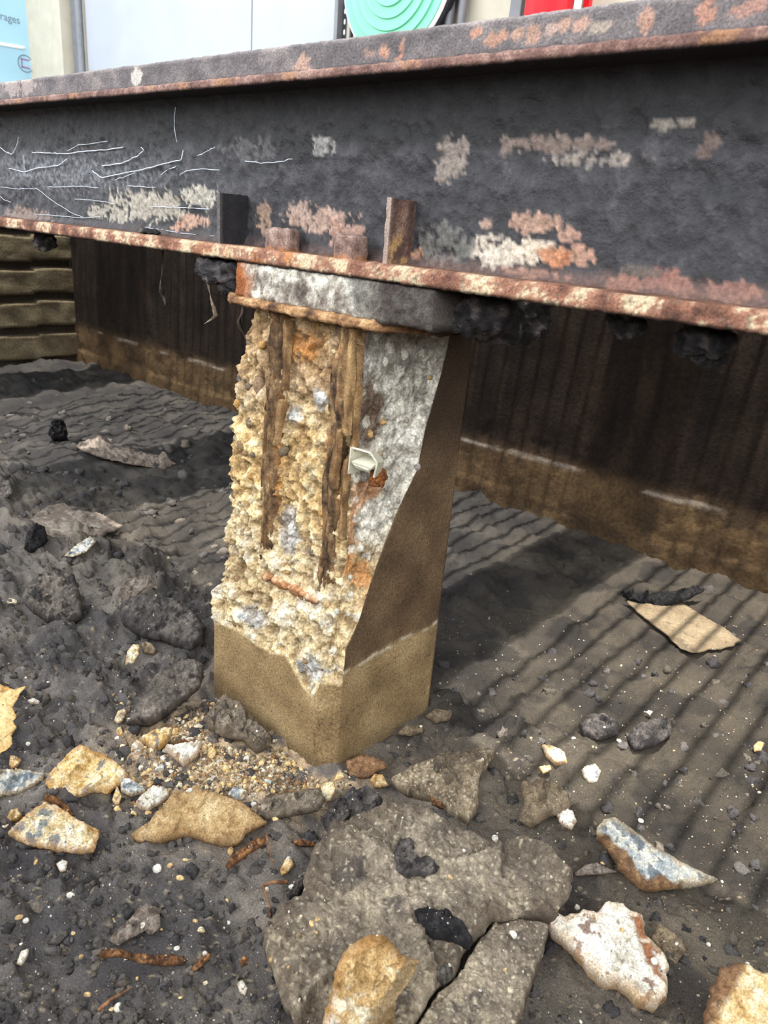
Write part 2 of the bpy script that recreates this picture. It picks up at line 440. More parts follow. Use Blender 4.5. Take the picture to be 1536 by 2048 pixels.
def bar(x, prof, amp, seed, colf):
    """a rolled bar: closed profile of (y,z) points swept along x with corroded relief"""
    pr = np.array(prof); n = len(pr)
    dd = np.roll(pr, -1, 0) - np.roll(pr, 1, 0)
    nr = np.stack([dd[:, 1], -dd[:, 0]], 1); nr /= np.linalg.norm(nr, axis=1)[:, None]
    Xg = np.repeat(x, n); Yg = np.tile(pr[:, 0], len(x)); Zg = np.tile(pr[:, 1], len(x))
    Pg = np.stack([Xg, Yg, Zg], 1)
    d = amp * (fbm(Pg, .02, 4, seed) + .5 * fbm(Pg, .15, 2, seed + 3)) + amp * .7 * fbm(Pg, .006, 2, seed + 5)
    V = Pg.copy(); V[:, 1] += d * np.tile(nr[:, 0], len(x)); V[:, 2] += d * np.tile(nr[:, 1], len(x))
    i = np.arange(len(x) - 1)[:, None]; j = np.arange(n)[None, :]
    F = np.stack([i * n + j, i * n + (j + 1) % n, (i + 1) * n + (j + 1) % n, (i + 1) * n + j], -1).reshape(-1, 4)[:, ::-1].tolist()
    F += [list(range(n)), [(len(x) - 1) * n + k for k in range(n)][::-1]]
    return V, F, colf(Pg)
def rectprof(y0, y1, z0, z1, r, ny, nz):
    p = []
    for yy in np.linspace(y0 + r, y1 - r, ny): p.append((yy, z0))
    for zz in np.linspace(z0 + r, z1 - r, nz): p.append((y1, zz))
    for yy in np.linspace(y1 - r, y0 + r, ny): p.append((yy, z1))
    for zz in np.linspace(z1 - r, z0 + r, nz): p.append((y0, zz))
    return p
def colbot(P):
    n1 = fbm(P, .05, 4, 1.); n2 = fbm(P, .012, 4, 8.)
    c = ramp(.5 + .6 * n1 + .35 * n2, [(0, (80, 54, 44)), (.35, (128, 88, 70)), (.6, (152, 112, 90)), (1, (178, 142, 116))])
    fr = sst(YB + .012, YB + .002, P[:, 1])
    n4 = fbm(P, .0045, 3, 18.)
    pale = sst(.05, .3, .8 * n1 + .7 * n2 + .5 * n4 - .12 + .12 * sst(.2, .5, P[:, 0]) + .1 * sst(-.5, -1., P[:, 0])) * fr
    c = mix(c, (198, 182, 150), pale * .85)
    org = sst(.2, .4, fbm(P, .06, 3, 20.) + .5 * n2) * sst(.35, -.0, np.abs(P[:, 0] + .15))
    c = mix(c, (184, 120, 66), org * .6)
    c = mix(c, (66, 44, 38), sst(.3, .5, n2 - .4 * n1) * .7)
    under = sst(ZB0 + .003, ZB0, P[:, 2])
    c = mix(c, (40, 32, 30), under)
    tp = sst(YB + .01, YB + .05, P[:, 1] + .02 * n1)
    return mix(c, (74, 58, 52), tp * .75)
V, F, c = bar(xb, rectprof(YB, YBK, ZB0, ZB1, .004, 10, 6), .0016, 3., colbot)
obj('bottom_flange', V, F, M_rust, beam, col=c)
def coltop(P):
    n1 = fbm(P, .06, 4, 4.); n2 = fbm(P, .01, 4, 9.)
    c = ramp(.5 + .5 * n1 + .4 * n2, [(0, (70, 50, 46)), (.5, (112, 84, 76)), (1, (152, 124, 112))])
    c = mix(c, (150, 110, 78), sst(.25, .45, fbm(P, .09, 3, 30.) + .3 * n2) * .6)
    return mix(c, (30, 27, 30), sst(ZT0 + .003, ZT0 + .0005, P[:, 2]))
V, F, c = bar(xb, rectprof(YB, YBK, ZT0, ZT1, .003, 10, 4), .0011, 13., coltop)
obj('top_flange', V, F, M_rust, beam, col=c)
# stiffener lugs between web and bottom flange
def plate(name, x0, x1, y0, y1, z0, z1, colr, parent, amp=.0008, seed=1., chip=0):
    n = (6, 16, 22)
    bm = bmesh.new()
    V = []; F = []
    def face(o, a, b, na, nb):
        s = len(V)
        for i in range(na + 1):
            for j in range(nb + 1):
                V.append(np.array(o) + np.array(a) * i / na + np.array(b) * j / nb)
        for i in range(na):
            for j in range(nb):
                F.append((s + i * (nb + 1) + j, s + (i + 1) * (nb + 1) + j, s + (i + 1) * (nb + 1) + j + 1, s + i * (nb + 1) + j + 1))
    dx, dy, dz = x1 - x0, y1 - y0, z1 - z0
    face((x0, y0, z0), (dx, 0, 0), (0, 0, dz), n[0], n[2]); face((x0, y1, z0), (0, 0, dz), (dx, 0, 0), n[2], n[0])
    face((x1, y0, z0), (0, dy, 0), (0, 0, dz), n[1], n[2]); face((x0, y0, z0), (0, 0, dz), (0, dy, 0), n[2], n[1])
    face((x0, y0, z1), (dx, 0, 0), (0, dy, 0), n[0], n[1]); face((x0, y0, z0), (0, dy, 0), (dx, 0, 0), n[1], n[0])
    V = np.array(V); ctr = np.array([(x0 + x1) / 2, (y0 + y1) / 2, (z0 + z1) / 2])
    P = V.copy()
    N = (V - ctr) / np.array([dx, dy, dz]); N = N / (np.abs(N).max(1)[:, None] + 1e-9)
    V = V + N * (amp * (fbm(P, .02, 4, seed) + .6 * fbm(P, .006, 2, seed + 2)) - amp)[:, None]
    return obj(name, V, F, M_rust, parent, col=colr(P))
def collug(P, dark):
    n1 = fbm(P, .03, 4, 3.); n2 = fbm(P, .008, 3, 5.)
    if dark:
        c = ramp(.5 + .6 * n1, [(0, (28, 27, 30)), (1, (48, 46, 50))])
        return mix(c, (96, 92, 90), sst(.027, .0215, P[:, 1]) * .8)
    c = ramp(.5 + .6 * n1 + .3 * n2, [(0, (60, 46, 42)), (.5, (102, 78, 68)), (1, (150, 124, 106))])
    c = mix(c, (176, 140, 84), sst(.1, .3, n1 + .5 * n2) * sst(.91, .89, P[:, 2]) * .7)
    return mix(c, (156, 138, 128), sst(.0295, .0262, P[:, 1]) * .8)
plate('stiffener_plate', -.338, -.328, .0205, .080, ZB1 - .001, .9415, lambda P: collug(P, True), beam, seed=2.)
o2 = plate('stiffener_plate', .021, .030, .0250, .080, ZB1 - .001, .9465, lambda P: collug(P, False), beam, seed=7.)
o2['label'] = 'rusty brown stiffener plate'
# hexagon bolts through the flange
def bolt(px, py, ang):
    p = on(px, py, 1, .046)
    parts = []
    rad = .0262
    prof = [(0, .034), (.72, .034), (.93, .0325), (1.0, .029), (1.0, .022), (1.0, .015), (1.0, .009), (1.0, .004), (1.0, 0)]
    V = []; nseg = 36
    for j in range(nseg):
        t = 2 * math.pi * j / nseg
        hexr = math.cos(math.pi / 6) / math.cos(((t + ang) % (math.pi / 3)) - math.pi / 6)
        for (rr, hh) in prof:
            rx = rad * rr * (hexr if rr > .5 else 1)
            V.append((p[0] + rx * math.cos(t), .046 + rx * math.sin(t), ZB1 - .0015 + hh))
    V = np.array(V); P = V.copy()
    V += (fbm(P, .01, 3, ang)[:, None]) * .0014 * np.sign(P - np.array([p[0], .046, ZB1 + .015]))
    c = ramp(.5 + .7 * fbm(P, .012, 4, 3 + ang), [(0, (84, 66, 60)), (.5, (128, 104, 94)), (1, (164, 142, 130))])
    c = mix(c, (170, 112, 62), sst(ZB1 + .007, ZB1, P[:, 2] + .006 * fbm(P, .008, 2)) * .7)
    F = qgrid(nseg, len(prof), wrap=True).tolist()
    return obj('bolt', V, F, M_rust, beam, col=c)
bolt(565, 495, .35); bolt(701, 508, .7)
# kerb angle on top of the beam
def colk(P):
    n1 = fbm(P, .05, 4, 4.); n2 = fbm(P, .01, 4, 9.)
    c = ramp(.5 + .5 * n1 + .25 * n2, [(0, (70, 66, 68)), (.5, (92, 87, 88)), (1, (122, 114, 112))])
    KB = [(605, 125, 12, 12, (176, 130, 106), 1), (770, 100, 9, 12, (184, 118, 84), 1), (800, 100, 10, 18, (176, 112, 80), 1), (735, 105, 12, 8, (150, 110, 90), .9), (950, 66, 8, 6, (190, 120, 84), 1), (985, 82, 10, 10, (170, 112, 82), 1), (1008, 70, 8, 6, (186, 120, 86), 1), (1035, 68, 8, 8, (170, 120, 92), 1), (1066, 68, 9, 12, (166, 116, 90), 1),
          (1105, 58, 8, 8, (168, 130, 110), 1), (1130, 48, 8, 10, (172, 122, 96), 1), (1160, 50, 10, 9, (176, 124, 98), 1), (1200, 52, 14, 8, (150, 132, 112), 1), (1295, 40, 8, 18, (170, 116, 88), 1), (1410, 22, 12, 18, (180, 112, 82), 1), (1500, 15, 20, 8, (160, 104, 84), 1), (275, 155, 14, 10, (184, 176, 162), 1), (40, 175, 40, 12, (150, 132, 126), .9)]
    for mk, cc in blobs(P, KB, .04, n1, n2):
        c = mix(c, cc, mk * .8)
    return c
V, F, c = bar(xb, rectprof(.040, .132, ZT1 + .0012, 1.1375, .0035, 8, 10), .0009, 33., colk)
kerb = tag(obj('steel_kerb', V, F, M_rust, col=c), 'long grey steel kerb bar with rust spots lying along the top flange of the beam', 'kerb')

# ------------------------------------------------------------------ bearing between pillar and beam
ZP = .775
bear = thing('bearing_plate', 'thick rust-lipped bearing block between the top of the pillar and the beam', 'bearing', (-.1, .13, ZP))
def lump(name, x0, x1, y0, y1, z0, z1, mat, parent, colf, amp, sc, seed, nx=70, k=6.0):
    """superellipsoid block with ragged relief"""
    bm = bmesh.new(); bmesh.ops.create_icosphere(bm, subdivisions=5, radius=1)
    D = np.array([v.co[:] for v in bm.verts]); F = [[v.index for v in f.verts] for f in bm.faces]; bm.free()
    D = D / (np.abs(D) ** k).sum(1)[:, None] ** (1 / k)
    c0 = np.array([(x0 + x1) / 2, (y0 + y1) / 2, (z0 + z1) / 2]); hs = np.array([x1 - x0, y1 - y0, z1 - z0]) / 2
    P = c0 + D * hs
    N = D / (np.linalg.norm(D, axis=1)[:, None])
    d = amp * (fbm(P, sc, 4, seed) + .5 * ridg(P, sc * .4, 2, seed) - .4)
    V = P + N * d[:, None]
    return obj(name, V, F, mat, parent, col=colf(P))
def colblk(P):
    n1 = fbm(P, .05, 4, 2.); n2 = fbm(P, .01, 4, 5.)
    c = ramp(.5 + .6 * n1 + .6 * n2, [(0, (96, 84, 76)), (.4, (150, 142, 130)), (.7, (196, 192, 178)), (1, (224, 222, 208))])
    rust = sst(-.235, -.275, P[:, 0] + .02 * n1)
    c = mix(c, (152, 88, 44), rust)
    dk = np.clip(sst(-.06, .05, P[:, 0] + .06 * n1) + sst(.15, .3, -n1 + .4 * n2) * .4, 0, 1)
    return mix(c, (46, 38, 36), dk * .92)
V, F, c = bar(np.linspace(-.287, .118, 150), rectprof(.022, .285, .786, ZB0 + .001, .004, 24, 14), .003, 5., colblk)
obj('packing_block', V, F, M_rust, bear, col=c)
def collip(P):
    n1 = fbm(P, .03, 4, 6.); n2 = fbm(P, .008, 4, 7.)
    c = ramp(.5 + .7 * n1 + .4 * n2, [(0, (66, 46, 34)), (.4, (124, 90, 60)), (.7, (158, 120, 82)), (1, (184, 152, 112))])
    return mix(c, (44, 34, 30), sst(.03, .1, P[:, 0] + .03 * n1))
xl = np.linspace(-.345, .085, 160)
V, F, c = bar(xl, rectprof(.010, .27, ZP - .001, .789, .004, 24, 5), .0022, 15., collip)
tp = sst(.0, .085, V[:, 0]); V[:, 1] += tp * .07 * (V[:, 1] < .1)
tp = sst(-.29, -.345, V[:, 0]); V[:, 1] += tp * .05 * (V[:, 1] < .1); V[:, 2] += tp * .006
o_ = obj('rust_plate', V, F, M_rust, bear, col=c); o_['label'] = 'orange rusted lip plate'
def colgrime(P):
    n1 = fbm(P, .02, 4, 6.)
    return ramp(.5 + .8 * n1, [(0, (26, 24, 26)), (.6, (52, 49, 50)), (1, (104, 96, 92))])
o_ = lump('grime_lump', -.415, -.272, .016, .12, .793, .842, M_mud, bear, colgrime, .014, .03, 4., k=3.2)
o_ = lump('grime_lump', -.37, -.285, .03, .11, .776, .806, M_mud, bear, colgrime, .012, .025, 9., k=2.6)
o_ = lump('grime_lump', .085, .175, .06, .27, .772, .842, M_mud, bear, colgrime, .016, .04, 14., k=3.)
# shreds hanging from the grime
def shred(pxs, y, wmm, label, colr, hang=False):
    c0 = [on(a, b, 1, y) for a, b in pxs]
    c0 = np.array(c0)
    if c0[0, 2] > .835 or hang: c0 = np.concatenate([[[c0[0, 0], c0[0, 1], ZB0 + .001]], c0])
    t = np.linspace(0, 1, 24); tt = np.linspace(0, 1, len(c0))
    L = np.stack([np.interp(t, tt, c0[:, i]) for i in range(3)], 1)
    L[:, 1] += .006 * np.sin(7 * t + pxs[0][0])
    w = np.interp(t, np.linspace(0, 1, len(wmm)), wmm) * .001
    a = np.array([.85, .5, .0]); nrm = np.array([-.5, .85, 0])
    V = []
    for k in range(24):
        for s, q in ((-1, .0), (-.4, .7), (.4, .7), (1, 0), (.4, -.7), (-.4, -.7)):
            V.append(L[k] + a * s * w[k] * .5 + nrm * q * .0012 + nrm * .003 * math.sin(9 * t[k] + s))
    V = np.array(V); V += .0015 * fbm(V, .01, 2, pxs[0][0])[:, None]
    i = np.arange(23)[:, None]; j = np.arange(6)[None, :]
    F = np.stack([i * 6 + j, i * 6 + (j + 1) % 6, (i + 1) * 6 + (j + 1) % 6, (i + 1) * 6 + j], -1).reshape(-1, 4).tolist()
    F += [tuple(range(6))[::-1], tuple(138 + k for k in range(6))]
    c = ramp(.5 + .7 * fbm(V, .012, 3), [(0, tuple(int(q * .55) for q in colr)), (1, colr)])
    return tag(obj('hanging_shred', V, F, M_org, col=c), label, 'shred')
shred([(418, 560), (424, 585), (424, 610), (428, 632), (412, 648)], .06, (5, 3, 8, 9, 2), 'pale torn shred hanging from the left corner of the bearing block', (150, 132, 112))
shred([(478, 598), (482, 625), (484, 650), (488, 685)], .10, (3, 6, 7, 1), 'dark thin shred hanging between the bearing lip and the left of the pillar', (86, 74, 64))
shred([(322, 555), (328, 575), (322, 590), (324, 612)], .12, (2, 3, 9, 8, 3), 'small grey shred dangling under the beam left of the bearing', (96, 86, 82), True)
# dangling grime clots under the beam
def clot(px, py, y, r, label, seed):
    p = on(px, py, 1, y)
    z1 = ZB0 - .0005
    V = lump('grime_clot', p[0] - r, p[0] + r, y - r * .7, y + r * .7, z1 - 1.5 * r, z1 + .004, M_mud, None, colgrime, .35 * r, .8 * r, seed, k=2.2)
    tag(V, label, 'grime')
clot(1250, 650, .10, .022, 'black grime clot under the beam right of the pillar', 3.)
clot(1410, 690, .11, .034, 'larger black grime clot under the beam near the right edge', 8.)
clot(90, 490, .10, .03, 'black ragged grime clot under the beam at the far left', 5.)
lump('tar_lump', *(lambda p: (p[0] - .028, p[0] + .028, .03, .055, ZB1 - .001, ZB1 + .010))(on(296, 466, 1, .04)), M_mud, None, colgrime, .006, .015, 2., k=2.4)
tag(bpy.data.objects['tar_lump'], 'small black tar lump on the bottom flange left of the stiffener', 'lump')

# cobwebs on the left part of the web
def strand(pts, r=.0007, y=YWEB - .006):
    c0 = np.array([on(a, b, 1, y) for a, b in pts]); n = len(pts) * 6
    tt = np.linspace(0, 1, len(pts)); t = np.linspace(0, 1, n)
    L = np.stack([np.interp(t, tt, c0[:, i]) for i in range(3)], 1)
    L[:, 2] += .0012 * fbm(L, .01, 2); L[:, 1] += .0015 * fbm(L, .02, 2, 4.)
    return tube(L, r * (1 + .4 * fbm(L, .01, 2, 8.)), 5)
ST = [[(0, 294), (12, 304), (24, 309), (34, 290), (38, 275)], [(64, 305), (100, 306), (135, 308), (175, 302), (215, 300), (247, 294)], [(135, 302), (155, 291), (185, 287), (215, 282)],
      [(18, 337), (48, 344), (75, 336), (118, 331), (135, 318)], [(0, 374), (35, 378), (72, 377)], [(96, 374), (120, 374), (160, 372), (196, 376)], [(205, 332), (245, 326), (275, 312), (288, 300), (282, 295)], [(186, 342), (202, 356), (240, 348), (290, 338), (340, 325), (362, 320), (366, 300)],
      [(230, 360), (255, 352), (270, 345)], [(322, 350), (335, 340), (352, 333)], [(358, 350), (372, 342), (398, 338), (440, 340)], [(395, 312), (415, 302), (430, 294)], [(490, 322), (520, 326), (560, 324), (585, 318)], [(72, 376), (100, 398), (140, 424), (165, 434)], [(46, 310), (50, 340), (50, 356)], [(150, 398), (200, 402), (230, 408)],
      [(70, 428), (120, 432), (165, 436), (200, 433)], [(290, 455), (330, 460), (360, 466), (428, 472)], [(300, 413), (350, 415), (420, 418)], [(255, 372), (310, 375)], [(0, 392), (8, 400), (22, 404)]]
cw = thing('cobweb', 'dusty white cobweb strands strung over the black web of the beam at left', 'cobweb', (-.95, YWEB - .006, .96))
for s_ in ST:
    V, F = strand(s_, .0006 + .0004 * (len(s_) > 4)); obj('strand', V, F, M_web, cw)
V, F = strand([(350, 215), (348, 235), (349, 258), (354, 285)], .0005, .06)
tag(obj('cobweb_thread', V, F, M_web), 'single fine thread hanging from the top flange of the beam', 'cobweb')

# ------------------------------------------------------------------ concrete pillar
W, D = .32, .2934
pil = thing('concrete_pillar', 'square concrete pillar with its corner spalled away exposing rusted steel, under the beam', 'pillar', (-.16, .147, 0))
zsv = np.arange(-.03, ZP + .0001, .0029)
vx = [-.33]; vzv = [.167]
for a, b in [(474, 1262), (508, 1289), (542, 1310), (569, 1312), (588, 1345), (607, 1380), (625, 1398), (644, 1364)]:
    q = on(a, b, 1, 0.0); vx.append(q[0]); vzv.append(q[2])
vx.append(.02); vzv.append(.165)
yl_z = lambda z: np.interp(z, [.17, .22, .33, .416, .49, .575, .66, .74, .80], [0, .004, .024, .046, .028, .05, .062, .088, .10])
yr_z = lambda z: np.interp(z, [.17, .249, .287, .354, .423, .49, .537, .604, .70, .77, .8], [.028, .031, .056, .080, .109, .145, .178, .188, .218, .233, .235])
yf_z = lambda z: np.interp(z, [.15, .22, .31, .40, .6, .8], [0, .012, .030, .044, .052, .054])
rows = []; masks = []; nrm = []
NL, NF, ND, NR, NB = 22, 136, 66, 46, 6
for z in zsv:
    yl, yr, yf = float(yl_z(z)), float(yr_z(z)), float(yf_z(z))
    seg = []
    for t in np.linspace(0, 1, NL, endpoint=False): seg.append((-W, D + (yl - D) * t, 0, -1, 0))
    fx = np.linspace(-W, -.028, NF, endpoint=False)
    zb = np.interp(fx, vx, vzv)
    q = np.interp(fx, [-.32, -.305, -.275, -.235, -.19, -.08, -.045, -.028], [yl, yl * .75 + .003, yl * .45 + yf * .35, yf * .75, yf, yf, yf * .95, yf + .004])
    dd = sst(0, .035, z - zb) ** .7
    yfr = q * dd
    for k in range(NF): seg.append((fx[k], yfr[k], float(z > zb[k]) * min(1, (z - zb[k]) / .012) if z > zb[k] else 0, 0, -1))
    y0 = float((yf + .004) * sst(0, .035, z - np.interp(-.028, vx, vzv)) ** .7)
    zr = np.interp(0, vx, vzv)
    sp = float(sst(0, .02, z - zr))
    for t in np.linspace(0, 1, ND, endpoint=False):
        bulge = .012 * math.sin(math.pi * t) * sp
        seg.append((-.028 + .028 * t ** (1 + .3 * sp) - bulge * .3, y0 + (max(yr, .028) - y0) * t, sp, .75, -.66))
    for t in np.linspace(0, 1, NR, endpoint=False): seg.append((0, max(yr, .028) + (D - max(yr, .028)) * t, 0, 1, 0))
    for t in np.linspace(0, 1, NB, endpoint=False): seg.append((-W * t, D, 0, 0, 1))
    rows.append([(s[0], s[1], z) for s in seg]); masks.append([s[2] for s in seg]); nrm.append([(s[3], s[4], 0) for s in seg])
P = np.array(rows).reshape(-1, 3); mk = np.array(masks).ravel(); N = np.array(nrm).reshape(-1, 3)
nper = NL + NF + ND + NR + NB
kind = np.tile(np.concatenate([np.full(NL, 0), np.full(NF, 1), np.full(ND, 2), np.full(NR, 3), np.full(NB, 4)]), len(zsv))
# ragged left edge
n1 = fbm(P, .05, 4, 1.); n2 = fbm(P, .014, 4, 5.); n3 = fbm(P, .006, 2, 9.)
a1, a2, ia, va = worley(P, .020, 2.); b1, b2, ib, vb = worley(P, .009, 7.)
peb = np.clip(.62 - a1, 0, 1) ** .7 * (ia % 5 == 0) * .0055 + np.clip(.6 - b1, 0, 1) ** .7 * (ib % 6 == 0) * .003
n5 = fbm(P, .026, 4, 33.); pit = sst(.12, .42, fbm(P, .018, 3, 44.))
step = np.floor(n5 * 4) / 4. + sst(.7, 1, n5 * 4 - np.floor(n5 * 4)) / 4.
rough = .75 + .5 * sst(-.05, -.2, P[:, 0]) - .1 * (kind == 2)
d = mk * (rough * (.0085 * n1 + .0028 * n2 + .009 * step) + .0018 * n3 + peb - .003 * ridg(P, .03, 3, 3.) - .005 * pit + .001)
d = np.where((kind == 1), d, d)
lefte = sst(-.29, -.32, P[:, 0]) * mk
V = P + N * d[:, None] + np.stack([-lefte * (.012 * n1 + .0045 * n2 + peb * .6) , 0 * d, 0 * d], 1)
lw = (kind == 0) * sst(.05, 0, P[:, 1] - yl_z(P[:, 2])) * sst(.17, .22, P[:, 2])
V[:, 0] -= lw * (.012 * n1 + .0045 * n2 + peb * .6)
V += N * ((1 - mk) * .0006 * fbm(P, .03, 3, 2.))[:, None]
# colour of the fresh break and of the weathered faces
pz = P[:, 2]; pxx = P[:, 0]
t = .5 + .5 * n1 + .45 * n2
cream = ramp(t, [(0, (158, 134, 98)), (.35, (212, 188, 144)), (.6, (232, 214, 176)), (1, (248, 242, 224))])
yel = ramp(t, [(0, (128, 100, 62)), (.4, (194, 158, 104)), (.7, (222, 194, 138)), (1, (242, 228, 186))])
brn = ramp(t, [(0, (84, 58, 36)), (.5, (146, 108, 66)), (1, (190, 152, 102))])
gry = ramp(t, [(0, (140, 136, 128)), (.35, (196, 191, 178)), (.65, (226, 220, 204)), (1, (246, 242, 230))])
def wb(px, py, y, r, r2=None):
    q = on(px, py, 1, y); r2 = r2 or r
    return np.exp(-((pxx - q[0]) / r) ** 2 - ((pz - q[2]) / r2) ** 2)
spall = cream.copy()
spall = mix(spall, yel, np.clip(sst(.36, .46, pz + .03 * n1) * sst(.66, .54, pz + .03 * n1), 0, 1) * (kind == 1) * .9)
spall = mix(spall, brn, np.clip(sst(.58, .68, pz + .05 * n1), 0, 1) * (kind == 1) * .75)
spall = mix(spall, gry, (kind == 2) * sst(.36, .45, pz + .04 * n1) * 1.0)
blue = np.clip(1.2 * wb(580, 1060, .045, .03, .05) + wb(640, 800, .05, .022) + .9 * wb(590, 830, .05, .02) + wb(500, 1235, .005, .05, .022) + wb(620, 1340, .005, .035, .03) + .5 * wb(470, 1100, .02, .03, .03), 0, 1)
spall = mix(spall, (128, 136, 142), sst(.42, .6, blue * .8 + .35 * n2 + .25 * n3) * .85)
spall = mix(spall, (240, 238, 230), sst(.5, .7, blue * .8 - .4 * n2) * .8)
def wd_(px, py, ry, rz):
    q = on(px, py, 0, -.014)
    return np.exp(-((P[:, 1] - q[1]) / ry) ** 2 - ((pz - q[2]) / rz) ** 2) * (kind == 2)
orn = np.clip(1.1 * wd_(702, 1060, .03, .05) + 1.1 * wd_(742, 985, .035, .022) + wd_(690, 1140, .02, .03) + .8 * wd_(722, 1150, .02, .03) + .6 * wb(690, 1240, .01, .03, .02) + .6 * wb(570, 1165, .03, .03, .012) + .8 * wb(600, 690, .05, .05, .03) + .8 * wb(560, 950, .05, .008, .12) + .7 * wb(655, 900, .05, .008, .14), 0, 1)
spall = mix(spall, (186, 122, 58), sst(.3, .65, orn + .3 * n2) * .75)
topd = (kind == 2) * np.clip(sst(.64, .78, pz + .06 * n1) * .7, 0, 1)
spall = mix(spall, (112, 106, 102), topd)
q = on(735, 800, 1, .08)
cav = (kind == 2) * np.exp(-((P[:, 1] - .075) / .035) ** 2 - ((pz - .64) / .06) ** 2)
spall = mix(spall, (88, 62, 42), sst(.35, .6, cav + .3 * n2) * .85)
spall = mix(spall, (232, 226, 210), ((ia % 3 == 0) & (a1 < .42) & (kind == 2)) * .7)
spall = mix(spall, (120, 104, 86), ((ia % 3 == 0) & (a1 < .42) & (kind == 1) & (ia % 2 == 0)) * .6)
spall = mix(spall, (96, 80, 58), sst(.25, .45, ridg(P, .03, 2, 3.)) * .3)
spall = mix(spall, (112, 88, 58), pit * .5 * (kind == 1))
spall = mix(spall, (106, 84, 58), sst(.1, .45, -n5 + .4 * n3) * .45 * (kind == 1))
spall = spall * (.98 + .2 * np.clip(n3, -1, 1))[:, None]
t2 = .5 + .5 * fbm(P, .08, 4, 4.) + .2 * fbm(P, .01, 3, 6.)
low = ramp(t2, [(0, (112, 92, 64)), (.5, (148, 124, 88)), (1, (176, 152, 112))])
upr = ramp(t2, [(0, (74, 58, 42)), (.5, (100, 80, 58)), (1, (124, 102, 76))])
tide = .205 + .006 * fbm(P, .06, 3, 9.)
ut = sst(-.01, .012, pz - tide) * ((kind == 3) | (kind == 4) | (kind == 0))
inta = low * (1 - ut[:, None]) + upr * ut[:, None]
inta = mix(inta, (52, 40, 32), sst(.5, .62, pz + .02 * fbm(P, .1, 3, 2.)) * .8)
inta = mix(inta, (206, 194, 168), np.exp(-((pz - tide) / .0035) ** 2) * (kind == 3) * sst(-.25, .15, fbm(P, .03, 3, 30.)) * .8)
inta = mix(inta, (92, 78, 58), sst(.05, .0, pz + .02 * n1) * .5)
inta = mix(inta, (66, 52, 34), ((b1 < .18) & (ib % 4 == 0)) * .7)
chl = np.exp(-((pxx + .030) / .004) ** 2) * (kind == 1) * sst(-.1, .3, fbm(P, .02, 3, 3.)) * (pz < .16)
inta = mix(inta, (90, 64, 34), chl * .8)
mm = sst(.05, .4, mk)
c = inta * (1 - mm[:, None]) + spall * mm[:, None]
edge = np.exp(-((mk - .25) / .2) ** 2) * (mk > 0)
c = mix(c, (226, 202, 158), edge * .4)
F = []
nz_ = len(zsv)
i = np.arange(nz_ - 1)[:, None]; j = np.arange(nper)[None, :]
F = np.stack([i * nper + j, i * nper + (j + 1) % nper, (i + 1) * nper + (j + 1) % nper, (i + 1) * nper + j], -1).reshape(-1, 4).tolist()
F.append([(nz_ - 1) * nper + k for k in range(nper)])
SURF = V.copy(); SKIND = kind; SMK = mk
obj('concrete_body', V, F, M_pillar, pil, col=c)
# two corroded steel strips
def steel(pxt, pxb, name, seed, wd):
    yv = .030
    a = on(*pxt, 1, yv); b = on(*pxb, 1, yv)
    zz = np.linspace(ZP - .001, b[2], 90)
    x0 = np.interp(zz, [b[2], a[2]], [b[0], a[0]])
    pr = []
    n = 18
    lay = [(-1, .030), (-1, .0), (-.72, -.003), (-.40, -.0015), (-.35, .003), (-.1, .0005), (.2, -.002), (.28, .004), (.6, .002), (.7, .008), (1, .009), (1, .030)]
    V = []
    for k, z in enumerate(zz):
        w = wd * .5 * (1 + .12 * math.sin(40 * z + seed)) * (1 if k < 80 else 1 - (k - 80) / 22.)
        sink = .016 * sst(.38, .30, z)
        for (s, dy) in lay:
            V.append((x0[k] + s * w, yv + dy + sink * .6, z))
    V = np.array(V); P = V.copy()
    Q = P * np.array([1, 1, .25])
    V[:, 1] += .004 * fbm(Q, .012, 3, seed) + .0015 * fbm(P, .006, 3, seed); V[:, 0] += .0022 * fbm(Q, .02, 3, seed + 4)
    V[:, 1] += .006 * sst(.1, .35, fbm(Q * np.array([1.6, 1, 1]), .011, 3, seed + 8))
    m = len(lay)
    Fs = qgrid(len(zz), m).tolist()
    n1 = fbm(Q, .012, 4, seed); n2 = fbm(P, .008, 3, seed + 2)
    c = ramp(.5 + .8 * n1 + .4 * n2, [(0, (56, 42, 32)), (.4, (108, 84, 60)), (.65, (134, 108, 76)), (1, (168, 142, 104))])
    c = mix(c, (142, 92, 50), sst(.2, .4, n1 - .3 * n2) * .5)
    Fs += [tuple(range(m)), tuple((len(zz) - 1) * m + k for k in range(m))[::-1]]
    o = obj(name, V, Fs, M_rust, pil, col=c)
    o['label'] = 'vertical corroded steel strip'
    return o, x0, zz
s1, x1_, z1_ = steel((547, 625), (524, 1155), 'steel_strip', 1., .020)
s2, x2_, z2_ = steel((684, 650), (641, 1212), 'steel_strip', 6., .025)
